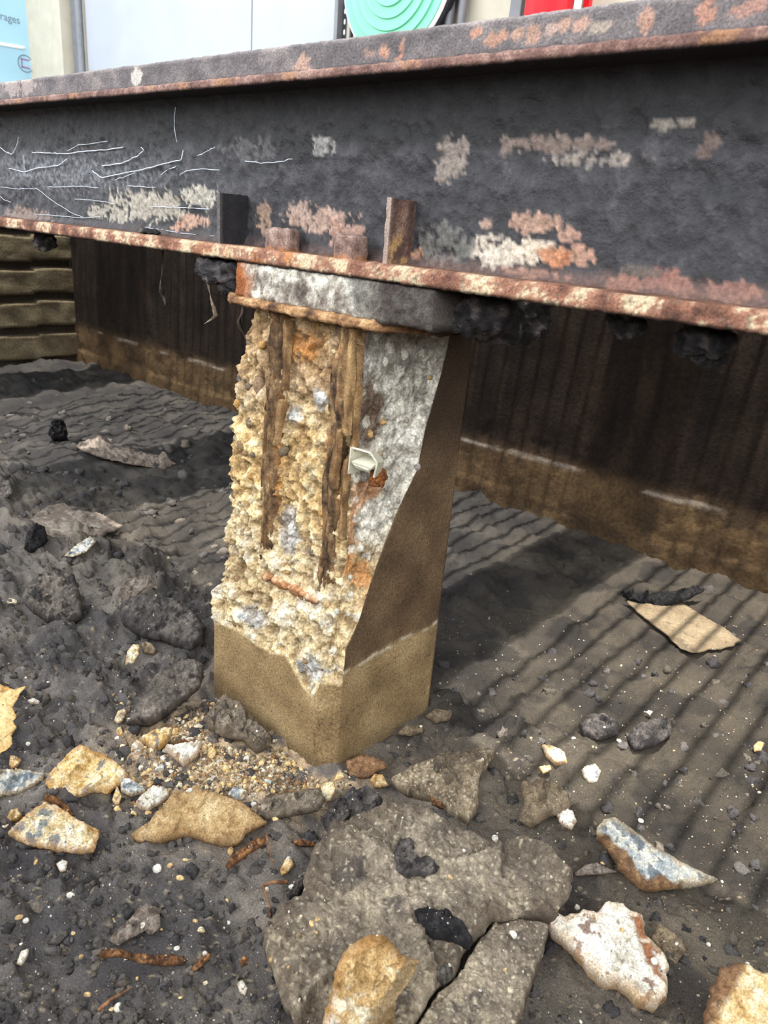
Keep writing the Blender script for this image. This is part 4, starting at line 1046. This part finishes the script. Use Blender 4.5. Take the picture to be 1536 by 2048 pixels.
rock('muddy_sheet', 'torn muddy sheet half sunk in the dark mud on the left floor', 'sheet',
     [(60, 1040), (90, 1015), (130, 1005), (150, 1020), (195, 1025), (250, 1052), (200, 1076), (170, 1066), (150, 1072), (110, 1082)], 6, .003, .002, 'grleaf', .006, .06, z0=.012, seed=67., mat=M_org)
rock('foil_scrap', 'small pale bluish scrap beside the torn muddy sheet', 'scrap',
     [(128, 1112), (150, 1092), (182, 1072), (192, 1084), (172, 1104), (146, 1114)], 24, .003, .003, 'blue', .004, .1, z0=.01, seed=68., mat=M_plastic2)
rock('mud_clod', 'black clod just left of the pale bluish scrap', 'clod',
     [(48, 1098), (54, 1066), (72, 1048), (90, 1056), (96, 1080), (80, 1098), (62, 1106)], 46, .02, .02, 'black', .008, .3, z0=.008, seed=69., mat=M_mud)
rock('mud_flake', 'flat grey flake of mud at the left edge, level with the torn muddy sheet', 'flake',
     [(-30, 975), (0, 958), (20, 962), (26, 985), (10, 1000), (-30, 1000)], 20, .006, .008, 'darkgrey', .004, .15, z0=.01, seed=69.5, mat=M_mud)
rock('mud_clod', 'dark angular clod on the striped floor above the star-shaped shard', 'clod',
     [(1158, 1452), (1176, 1432), (1206, 1428), (1238, 1446), (1236, 1468), (1200, 1480), (1170, 1474)], 24, .012, .012, 'dark', .008, .25, seed=120., mat=M_mud)
rock('mud_clod', 'low dark clod on the striped floor under a small pale stone', 'clod',
     [(1252, 1474), (1280, 1448), (1320, 1434), (1346, 1444), (1342, 1470), (1310, 1492), (1270, 1500)], 14, .010, .010, 'dark', .009, .25, seed=121., mat=M_mud)
rock('mud_flake', 'flat brown mud flake at the back right corner of the pillar foot', 'flake',
     [(850, 1432), (870, 1418), (905, 1422), (902, 1438), (872, 1446)], 18, .006, .008, 'mudtan', .004, .2, seed=122., mat=M_mud)
rock('mud_flake', 'pale brown flake leaning on the right face of the pillar foot', 'flake',
     [(792, 1468), (808, 1452), (848, 1450), (846, 1464), (820, 1472)], 24, .005, .008, 'mudtan', .004, .2, seed=123.)
# smaller, individually recognisable shards
SM = [('stone_chip', 'pale diamond-shaped stone chip on the striped floor, right of the tan slab', [(1082, 1488), (1112, 1496), (1130, 1506), (1135, 1528), (1112, 1530), (1092, 1512)], 'pale', 24),
      ('glass_shard', 'clear bluish star-shaped shard on the striped floor', [(1162, 1540), (1172, 1532), (1190, 1528), (1202, 1542), (1194, 1566), (1176, 1566), (1166, 1552)], 'blue', 24),
      ('stone_chip', 'white angular stone chip beside the brown clod', [(1113, 1632), (1126, 1616), (1146, 1622), (1154, 1642), (1144, 1660), (1122, 1650)], 'white', 28),
      ('stone_chip', 'pale stone chip just below the diamond-shaped one', [(1076, 1534), (1100, 1530), (1104, 1540), (1086, 1548)], 'cream', 22),
      ('stone_chip', 'cream and white flint standing in the mud left of the pillar', [(250, 1330), (254, 1304), (266, 1288), (280, 1290), (278, 1312), (266, 1328)], 'pale', 46),
      ('pebble', 'smooth round brown pebble beside the upright flint', [(280, 1288), (292, 1282), (306, 1288), (314, 1302), (308, 1310), (288, 1306)], 'mudtan', 40),
      ('concrete_fragment', 'cream flaky fragment among the gravel left of the pillar', [(276, 1480), (302, 1464), (330, 1456), (346, 1458), (336, 1484), (320, 1500), (298, 1494)], 'cream', 26),
      ('concrete_fragment', 'pinkish white fragment with a pointed corner among the gravel', [(328, 1496), (360, 1490), (405, 1484), (398, 1506), (380, 1522), (368, 1530), (350, 1515)], 'white', 24),
      ('flint', 'white flint with a brown face beside the broad tan fragment', [(270, 1608), (282, 1592), (305, 1572), (332, 1576), (340, 1592), (320, 1608), (298, 1622), (280, 1618)], 'white', 30),
      ('concrete_fragment', 'small blue-grey speckled fragment at the right of the yellowish one', [(240, 1556), (262, 1558), (288, 1576), (294, 1586), (262, 1592), (242, 1584)], 'blue', 28),
      ('concrete_fragment', 'narrow upright sliver below the yellowish fragment', [(224, 1600), (234, 1570), (244, 1592), (238, 1612), (228, 1608)], 'cream', 40),
      ('stone_chip', 'curved ochre chip at the left of the white jagged fragment', [(8, 1646), (20, 1622), (36, 1616), (46, 1634), (34, 1642), (16, 1648)], 'ochre', 30),
      ('stone_chip', 'blue-grey pebble at the top corner of the broad tan fragment', [(454, 1588), (464, 1577), (482, 1574), (494, 1582), (488, 1600), (470, 1602)], 'blue', 28),
      ('stone_chip', 'pale ridged stone chip in front of the pillar corner', [(636, 1582), (650, 1566), (668, 1562), (672, 1580), (662, 1602), (646, 1604)], 'pale', 32),
      ('stone_chip', 'brown split pebble under the red-brown flake', [(738, 1562), (748, 1548), (766, 1550), (778, 1572), (752, 1576)], 'ochre', 30),
      ('stone_chip', 'ochre chip in the mud at the left edge of the large slab', [(560, 1740), (570, 1718), (584, 1714), (588, 1730), (574, 1748), (562, 1752)], 'ochre', 30),
      ('stone_chip', 'white stone lying alone on the mud at far left', [(12, 1206), (18, 1196), (34, 1200), (38, 1212), (24, 1214)], 'pale', 30),
      ('stone_chip', 'white chip below the white jagged fragment', [(112, 1728), (124, 1720), (136, 1722), (132, 1742), (120, 1744)], 'white', 26),
      ('stone_chip', 'greyish white curved chip in the lower left corner', [(32, 1928), (42, 1902), (60, 1896), (54, 1916), (44, 1932)], 'white', 24),
      ('stone_chip', 'white pointed chip below the wood splinters', [(474, 1968), (484, 1958), (496, 1976), (490, 1992), (480, 1986)], 'white', 24),
      ('stone_chip', 'two-toned white chip resting on the large slab beside the ochre chunk', [(838, 1906), (850, 1896), (860, 1914), (850, 1922)], 'white', 30),
      ('stone_chip', 'tiny white stone on the striped floor near the right edge', [(1290, 1424), (1298, 1420), (1306, 1424), (1300, 1432)], 'white', 30),
      ('stone_chip', 'orange chip on the striped floor at the right edge', [(1506, 1492), (1516, 1482), (1530, 1486), (1522, 1502), (1508, 1504)], 'ochre', 30),
      ('concrete_fragment', 'ochre fragment above the left-edge concrete fragment', [(18, 1530), (20, 1510), (32, 1512), (44, 1520), (34, 1534), (24, 1538)], 'ochre', 30),
      ('concrete_fragment', 'white and ochre chip just left of the upright mud block', [(228, 1440), (236, 1422), (250, 1416), (254, 1426), (244, 1444), (234, 1448)], 'pale', 34),
      ('stone_chip', 'flat white oval stone near the dead leaf', [(54, 1402), (66, 1396), (80, 1402), (78, 1408), (62, 1408)], 'white', 24)]
for k, (nm, lb, ol, pl, tl) in enumerate(SM):
    s_ = max(max(p[0] for p in ol) - min(p[0] for p in ol), 20) * .0005
    rock(nm, lb, {'glass_shard': 'shard', 'pebble': 'pebble', 'flint': 'stone', 'stone_chip': 'stone', 'concrete_fragment': 'fragment'}[nm], ol, tl, s_ * .35, s_ * .5, pl, s_ * .12, .3, seed=70. + k * 1.7)
WS = [('wood_splinter', 'rust-brown wood splinter below the broad tan fragment', [(450, 1732), (462, 1712), (490, 1690), (520, 1674), (532, 1676), (528, 1690), (500, 1706), (478, 1724), (458, 1738)]),
      ('wood_splinter', 'long orange-brown wood splinter in the lower left mud', [(192, 1912), (205, 1898), (232, 1896), (268, 1906), (310, 1910), (345, 1908), (376, 1918), (366, 1930), (320, 1932), (280, 1926), (232, 1912), (208, 1918)]),
      ('wood_splinter', 'short wood splinter right of the long one', [(380, 1940), (394, 1922), (416, 1906), (424, 1910), (412, 1926), (392, 1942)]),
      ('wood_splinter', 'short pale wood splinter left of the large slab', [(583, 1684), (600, 1678), (634, 1686), (632, 1692), (600, 1692)]),
      ('wood_splinter', 'thin brown splinter beside the cream flaky fragment', [(336, 1490), (360, 1482), (395, 1478), (392, 1484), (362, 1490)]),
      ('rust_scale', 'small rust scale below the short splinter', [(478, 1922), (486, 1912), (498, 1916), (494, 1930), (482, 1934)]),
      ('wood_splinter', 'rusty sliver at the far lower left', [(18, 1998), (34, 1994), (46, 1998), (40, 2004), (22, 2004)]),
      ('wood_splinter', 'orange sliver on top of the tan slab', [(858, 1590), (866, 1596), (890, 1610), (888, 1618), (864, 1608)])]
for k, (nm, lb, ol) in enumerate(WS):
    rock(nm, lb, 'splinter' if nm == 'wood_splinter' else 'rust scale', ol, 16, .004, .006, 'wood', .003, .25, seed=130. + k * 2.3, mat=M_wood, z0=.004 if k != 7 else .03)
# roots
def root(pts, r, label):
    L = np.array([GH(a, b, .012 + .006 * math.sin(i * 2.)) for i, (a, b) in enumerate(pts)])
    tt = np.linspace(0, 1, len(L)); t = np.linspace(0, 1, 40)
    L = np.stack([np.interp(t, tt, L[:, i]) for i in range(3)], 1)
    L += .002 * np.stack([fbm(L, .02, 2, 1.), fbm(L, .02, 2, 2.), fbm(L, .02, 2, 3.)], 1)
    V, F = tube(L, np.linspace(r, r * .35, 40), 7)
    c = ramp(.5 + .6 * fbm(V, .01, 3), [(0, (88, 58, 42)), (1, (160, 118, 86))])
    tag(obj('root', V, F, M_wood, col=c), label, 'root')
root([(575, 1764), (545, 1766), (526, 1772), (532, 1790), (540, 1812), (542, 1832)], .0028, 'bent brown root beside the left edge of the large slab')
root([(534, 1668), (536, 1690), (542, 1715), (550, 1735)], .0018, 'thin straw-coloured root below the right tip of the broad tan fragment')
root([(197, 2020), (225, 1995), (262, 1975)], .0028, 'dark thin stick lying in the mud at the bottom left')

# ------------------------------------------------------------------ gravel: individual fragments, sharing a few meshes
def chipmesh(seed, pal, ang):
    r = np.random.default_rng(seed)
    A = IC * np.array([1, r.uniform(.6, .9), r.uniform(.35, .7)])
    if ang:
        for k in range(9):
            n = r.normal(size=3); n /= np.linalg.norm(n); h = r.uniform(.38, .7)
            dd = A @ n - h; A = A - np.clip(dd, 0, None)[:, None] * n
    A = A * (1 + .12 * fbm(IC + seed, .6, 3)[:, None])
    t = .5 + .5 * fbm(A + seed, .7, 3) + .2 * fbm(A + seed, .2, 2)
    return mesh('stone_chip', A, IF, ramp(t, PAL[pal]['st']), smooth=not ang or True)
bpy.context.view_layer.update()
DG = bpy.context.evaluated_depsgraph_get()
def HR(x, y):
    hit, loc, nn, ix, ob, mt = SC.ray_cast(DG, (x, y, .62), (0, 0, -1))
    return loc[2] if hit and loc[2] < .3 else H(x, y)
LIB = {}
for k, (pl, an) in enumerate([('cream', 1), ('cream', 1), ('white', 1), ('pale', 1), ('ochre', 1), ('mudtan', 1), ('blue', 1), ('brown', 1), ('white', 0), ('ochre', 0), ('darkgrey', 1), ('cream', 0)]):
    me = chipmesh(200 + k, pl, an); me.materials.append(M_conc); LIB[k] = me
r = np.random.default_rng(21)
def scatter(n, region, sizes, kinds, label, group, name, taken=[]):
    cnt = 0; tries = 0
    while cnt < n and tries < n * 40:
        tries += 1
        px, py = region(r)
        p = G(px, py)
        if -.34 < p[0] < .02 and -.015 < p[1] < .32: continue
        if name == 'gravel_chip' and HR(p[0], p[1]) > H(p[0], p[1]) + .012: continue
        s = r.uniform(*sizes) if r.random() < .75 else r.uniform(sizes[1], sizes[1] * 1.5)
        if any((p[0] - q[0]) ** 2 + (p[1] - q[1]) ** 2 < (.8 * (s + q[2])) ** 2 for q in taken): continue
        taken.append((p[0], p[1], s))
        o = bpy.data.objects.new(name, LIB[kinds[r.integers(len(kinds))]])
        o.location = (p[0], p[1], HR(p[0], p[1]) + s * .22); o.scale = (s, s, s)
        o.rotation_euler = (r.normal() * .35, r.normal() * .35, r.uniform(0, 6.28))
        COL.objects.link(o); tag(o, label, 'stone', group); cnt += 1
def reg_gravel(r):
    while True:
        px = r.normal(455, 120); py = r.normal(1522, 55)
        if 230 < px < 700 and 1395 < py < 1640: return px, py
def reg_left(r):
    return r.uniform(0, 640), r.uniform(1330, 2040)
def reg_right(r):
    return r.uniform(700, 1536), r.uniform(1430, 2040)
scatter(190, reg_gravel, (.0038, .0085), [0, 1, 1, 2, 3, 3, 5, 6, 11, 4, 0, 7], 'small angular chip in the pale gravel spilled at the left foot of the pillar', 'gravel chips at the foot of the pillar', 'gravel_chip')
scatter(85, reg_left, (.0022, .0048), [2, 3, 4, 5, 8, 9, 11], 'small pale chip scattered on the dark mud at the left', 'pale chips on the left mud', 'mud_chip')
scatter(55, reg_right, (.0020, .0042), [2, 3, 8, 8, 5, 11], 'small pale chip scattered over the muddy ground at the right', 'pale chips on the right ground', 'ground_chip')
# loose grit and mud crumbs: far too many to count
def many(n, region, smin, smax, cols, name, label, mat, sub, lift, seed):
    rr = np.random.default_rng(seed)
    bm = bmesh.new(); bmesh.ops.create_icosphere(bm, subdivisions=sub, radius=1)
    B = np.array([v.co[:] for v in bm.verts]); BF = np.array([[v.index for v in f.verts] for f in bm.faces]); bm.free()
    pts = np.array([G(*region(rr))[:2] for k in range(n)])
    ok = ~((pts[:, 0] > -.335) & (pts[:, 0] < .015) & (pts[:, 1] > -.012) & (pts[:, 1] < .31)) & (pts[:, 1] < 1.40) & (pts[:, 0] > -3.6)
    pts = pts[ok]; n = len(pts)
    hz = H(pts[:, 0], pts[:, 1]) if sub > 1 else np.array([HR(a, b) for a, b in pts])
    if name == 'gravel_grit':
        keep = hz < H(pts[:, 0], pts[:, 1]) + .010
        pts, hz = pts[keep], hz[keep]; n = len(pts)
    s = smin + (smax - smin) * rr.random(n) ** 2.2
    s *= np.clip(np.linalg.norm(np.concatenate([pts, hz[:, None]], 1) - CAM, axis=1) / 1.2, .7, 2.2)
    V = B[None] * (s[:, None, None] * rr.uniform(.55, 1.15, (n, 1, 3)))
    V = V + s[:, None, None] * (.2 if sub == 1 else .08) * rr.normal(size=(n, len(B), 3))
    if sub > 1:
        Q = (B[None] + rr.uniform(0, 200, (n, 1, 3))).reshape(-1, 3)
        V = V + (s[:, None, None] * B[None]) * (.75 * fbm(Q, .8, 3)).reshape(n, len(B), 1)
    V = V + np.concatenate([pts, (hz + s * lift)[:, None]], 1)[:, None, :]
    cc = lin(np.array(cols)[rr.integers(len(cols), size=n)]) * rr.uniform(.7, 1.2, (n, 1))
    c = np.repeat(cc, len(B), 0)
    F = (BF[None] + (np.arange(n) * len(B))[:, None, None]).reshape(-1, 3)
    o = obj(name, V.reshape(-1, 3), F, mat, col=c, smooth=sub > 1)
    tag(o, label, 'grit' if 'grit' in name else 'mud crumbs', kind='stuff')
def rg_all(rr):
    while True:
        px, py = rr.uniform(-40, 1580), rr.uniform(1230, 2080)
        if rr.random() < (.9 if px < 700 else .5): return px, py
def rg_crumb(rr):
    while True:
        px, py = rr.uniform(-60, 1600), 760 + 1320 * rr.random() ** .8
        q = 1.0 if px < 560 else .35
        if py < 1330 and px > 870: q = .15
        if rr.random() < q: return px, py
many(5000, reg_gravel, .0010, .0036, [(196, 174, 134), (172, 150, 118), (220, 206, 176), (148, 126, 98), (120, 104, 84), (196, 186, 166), (168, 128, 86)], 'gravel_grit', 'fine pale grit filling the gravel at the foot of the pillar', M_conc, 1, .4, 3)
many(4200, rg_all, .0005, .0018, [(170, 156, 130), (196, 188, 172), (140, 124, 100), (160, 132, 98), (220, 214, 202)], 'pale_grit', 'fine pale grit strewn over the muddy ground', M_conc, 1, .4, 4)
many(2300, rg_crumb, .002, .0105, [(84, 81, 79), (98, 93, 89), (72, 69, 69), (110, 102, 92)], 'mud_crumbs', 'dark crumbs of dried mud covering the pit floor', M_mud, 2, -.1, 5)

# ------------------------------------------------------------------ deck behind the beam, whose bars stripe the sunlit floor
LB = ['beside the left end wall', 'over the far left floor', 'left of the pillar', 'right of the pillar']
for k, (xa, xz, ph) in enumerate([(-3.64, -3.385, 0), (-2.88, -1.80, 0), (-1.25, -.235, -.285), (.035, 1.35, .0485)]):
    parts = [box(xa, xa + .008, .136, 1.545, 1.1012, 1.131), box(xz - .008, xz, .136, 1.545, 1.1012, 1.131)]
    x = ph - 40 * .066
    while x < xz - .02:
        if x > xa + .02: parts.append(box(x - .0065, x + .0065, .136, 1.545, 1.1012, 1.131))
        x += .066
    parts.append(box(xa, xz, .136, .146, 1.1012, 1.131))
    V, F = merge(parts)
    tag(obj('deck_grating', V, F, M_deck, smooth=False), 'steel bar grating over the pit behind the beam, ' + LB[k], 'grating', kind=None)
for k, (xa, xz) in enumerate([(-3.385, -2.88), (-1.80, -1.25), (-.235, .035)]):
    V, F = box(xa + .004, xz - .004, .136, 1.545, 1.1012, 1.131)
    tag(obj('deck_plate', V, F, M_deck, smooth=False), 'solid steel deck plate over the pit, %s' % ['near the left end wall', 'between the two left gratings', 'directly behind the pillar'][k], 'deck plate')

# ------------------------------------------------------------------ building beyond the pit
YBD = 2.30
def bx(px, y=YBD, py=60): return on(px, py, 1, y)[0]
Zg = 1.098
sbox('wall_far', (-6.6, 3.0, YBD, YBD + .2, Zg, 3.2), M_cream)
def vbox(name, px0, px1, depth, label, cat, mat, z1=3.0, y=YBD, group=None):
    V, F = box(bx(px0, y - depth), bx(px1, y - depth), y - depth, y - .0005, Zg, z1)
    o = obj(name, V, F, mat, smooth=False)
    md = o.modifiers.new('bevel', 'BEVEL'); md.width = .004; md.segments = 2
    return tag(o, label, cat, group)
vbox('wall_panel', 172, 502, .03, 'wide white cladding panel on the building, right of the grey downpipe', 'panel', M_panel)
vbox('wall_panel', 504, 668, .03, 'narrower white cladding panel left of the slotted strut', 'panel', M_panel)
vbox('wall_panel', 708, 888, .02, 'white cladding panel behind the hose reel', 'panel', M_panel)
vbox('cream_post', 56, 121, .12, 'cream painted square post at the left of the building', 'post', M_cream)
def vpipe(name, px, rad, label, mat, y=YBD - .06, lean=0.0, z1=3.0):
    x = bx(px, y); L = np.array([(x + lean * (z - 2.), y, z) for z in np.linspace(Zg, z1, 12)])
    V, F = tube(L, rad, 16)
    return tag(obj(name, V, F, mat), label, 'pipe')
vbox('conduit_channel', 143, 152, .05, 'flat grey channel beside the cream post', 'conduit', M_grey)
vpipe('downpipe', 159, .026, 'grey round downpipe left of the wide white panel', M_grey)
st = thing('slotted_strut', 'grey slotted metal strut standing between two white panels', 'strut', ((bx(672) + bx(682)) / 2, YBD, Zg))
x0, x1 = bx(669, YBD - .04), bx(682, YBD - .04)
V, F = merge([box(x0, x0 + .022, YBD - .045, YBD - .001, Zg, 3.0), box(x0, x1, YBD - .006, YBD - .001, Zg, 3.0)])
obj('channel', V, F, M_grey, st, smooth=False)
for k in range(28):
    z = 1.5 + k * .045
    a = np.linspace(0, 2 * math.pi, 16, endpoint=False)
    Vs = np.array([(x0 + .036 + .006 * math.cos(t), YBD - .0075, z + .012 * math.sin(t)) for t in a] + [(x0 + .036 + .006 * math.cos(t), YBD - .003, z + .012 * math.sin(t)) for t in a])
    Fs = [tuple(range(16))] + [(i, (i + 1) % 16, 16 + (i + 1) % 16, 16 + i) for i in range(16)]
    obj('slot', Vs, Fs, M_white, st, smooth=False)
V, F = box(x0 + .023, x1, YBD - .0068, YBD - .0062, Zg, 3.0)
obj('strut_back', V, F, M_dark, st, smooth=False)
vpipe('black_pipe', 703, .010, 'thin black pipe left of the hose reel', M_dark)
vpipe('grey_pipe', 899, .020, 'grey pipe right of the hose reel, nearer to it', M_grey, lean=.03)
vpipe('grey_pipe', 922, .019, 'grey pipe right of the hose reel, further from it', M_grey, lean=.02)
vbox('steel_channel', 1014, 1036, .05, 'grey steel channel between the pipes and the red cylinder', 'strut', M_grey)
# hose reel
hc = on(788, -52, 1, YBD - .14)
RR = 106 / FPX * np.linalg.norm(hc - CAM) * 1.06
hr = thing('hose_reel', 'round mint green and black hose reel on the building wall', 'hose reel', (hc[0], YBD, hc[2]))
prof = [(.001, .020), (.40 * RR, .020), (.41 * RR, .012), (.55 * RR, .014), (.56 * RR, .007), (.70 * RR, .010), (.71 * RR, .002), (.85 * RR, .005), (.86 * RR, -.003), (.99 * RR, -.001), (RR, -.004), (.99 * RR, -.008)]
V, F = lathe(prof, (hc[0], hc[1], hc[2]), (0, -1, 0), 72); obj('disc', V, F, M_mint, hr, smooth=False)
prof = [(.98 * RR, -.006), (1.03 * RR, -.010), (1.045 * RR, -.017), (1.03 * RR, -.024), (.93 * RR, -.026)]
V, F = lathe(prof, (hc[0], hc[1], hc[2]), (0, -1, 0), 72); obj('rim', V, F, M_white, hr)
prof = [(.93 * RR, -.026), (1.02 * RR, -.030), (1.05 * RR, -.042), (1.02 * RR, -.054), (1.05 * RR, -.066), (1.02 * RR, -.078), (1.05 * RR, -.090), (.8 * RR, -.100), (.1 * RR, -.104), (.1 * RR, -.1185)]
V, F = lathe(prof, (hc[0], hc[1], hc[2]), (0, -1, 0), 72); obj('hose_drum', V, F, M_dark, hr)
# red cylinder with clamps
rc = on(1100, 20, 1, YBD - .14); rr_ = 41 / FPX * np.linalg.norm(rc - CAM)
re = thing('fire_extinguisher', 'glossy red cylinder fixed on the building wall above the right of the beam', 'extinguisher', (rc[0], rc[1], Zg + .45))
zb_ = Zg + .45
prof = [(0, 0), (.9 * rr_, 0), (rr_, .02), (rr_, 2.0 - zb_ - .02), (1.03 * rr_, 2.0 - zb_ - .015), (1.03 * rr_, 2.0 - zb_ + .01), (rr_, 2.0 - zb_ + .015), (rr_, .62), (.85 * rr_, .68), (.3 * rr_, .72), (.3 * rr_, .78), (0, .78)]
V, F = lathe([(a, b) for a, b in prof], (rc[0], rc[1], zb_), (0, 0, 1), 48); obj('cylinder', V, F, M_red, re)
V, F = box(rc[0] - .03, rc[0] + .03, rc[1] + rr_ * .9, YBD - .0005, 2.1, 2.2); obj('bracket', V, F, M_grey, re, smooth=False)
vpipe('white_pipe', 1148, .014, 'white pipe just right of the red cylinder', M_white, y=YBD - .16)
vbox('red_board', 1158, 1172, .02, 'narrow red strip right of the white pipe', 'board', M_red)
vbox('green_board', 1054, 1064, .02, 'narrow green strip left of the red cylinder', 'board', M_green)
# light blue sign, set at right angles to the panels, its far edge behind the cream post
XS = bx(57, YBD - .12)
sg = thing('sign_board', 'light blue printed sign board at the far left beside the cream post', 'sign', (XS - .02, 1.6, Zg))
V, F = box(XS - .03, XS, .6, YBD - .125, Zg, 3.0); obj('board', V, F, M_sign, sg, smooth=False)
def onx(px, py, x): return on(px, py, 0, x)
a = onx(0, 88, XS + .001); b = onx(52, 97, XS + .001)
L = np.array([a + (b - a) * t for t in np.linspace(-1.5, .93, 8)])
V, F = tube(L, .010, 8); o = obj('stripe', V, F, M_white, sg); o['label'] = 'white stripe'
fc = bpy.data.curves.new('lettering', 'FONT'); fc.body = 'rages'; fc.extrude = .0005; fc.align_x = 'LEFT'
t0 = onx(0, 38, XS + .002); t1 = onx(40, 50, XS + .002)
fc.size = 1.0
fo = bpy.data.objects.new('tmp_text', fc); COL.objects.link(fo)
bpy.context.view_layer.update()
dg = bpy.context.evaluated_depsgraph_get()
tm = bpy.data.meshes.new_from_object(fo.evaluated_get(dg))
bpy.data.objects.remove(fo)
wdt = max(v.co.x for v in tm.vertices)
Lw = np.linalg.norm(t1 - t0); k = Lw / wdt
ex = np.array([0, 1., 0]); ez = np.array([0, 0, 1.])
V = np.array([t0 + ex * v.co.x * k + ez * v.co.y * k + np.array([1., 0, 0]) * v.co.z * .2 for v in tm.vertices])
o = obj('lettering', V, [tuple(p.vertices) for p in tm.polygons], M_ink, sg, smooth=False); o['label'] = 'grey lettering reading rages'
lc = onx(51, 127, XS + .003)
rl_ = 12 / FPX * np.linalg.norm(lc - CAM)
V, F = lathe([(rl_ * .92, 0), (rl_ * .92, .002), (rl_, .002), (rl_, 0)], lc, (1, 0, 0), 40)
obj('emblem_ring', V, F, M_ink, sg)
V, F = merge([box(lc[0], lc[0] + .002, lc[1] - rl_ * .55, lc[1] - rl_ * .42, lc[2] - rl_ * .5, lc[2] + rl_ * .5), box(lc[0], lc[0] + .002, lc[1] - rl_ * .55, lc[1] + rl_ * .55, lc[2] + rl_ * .40, lc[2] + rl_ * .52), box(lc[0], lc[0] + .002, lc[1] - rl_ * .55, lc[1] + rl_ * .55, lc[2] - rl_ * .52, lc[2] - rl_ * .40)])
obj('emblem_mark', V, F, M_logo, sg, smooth=False)
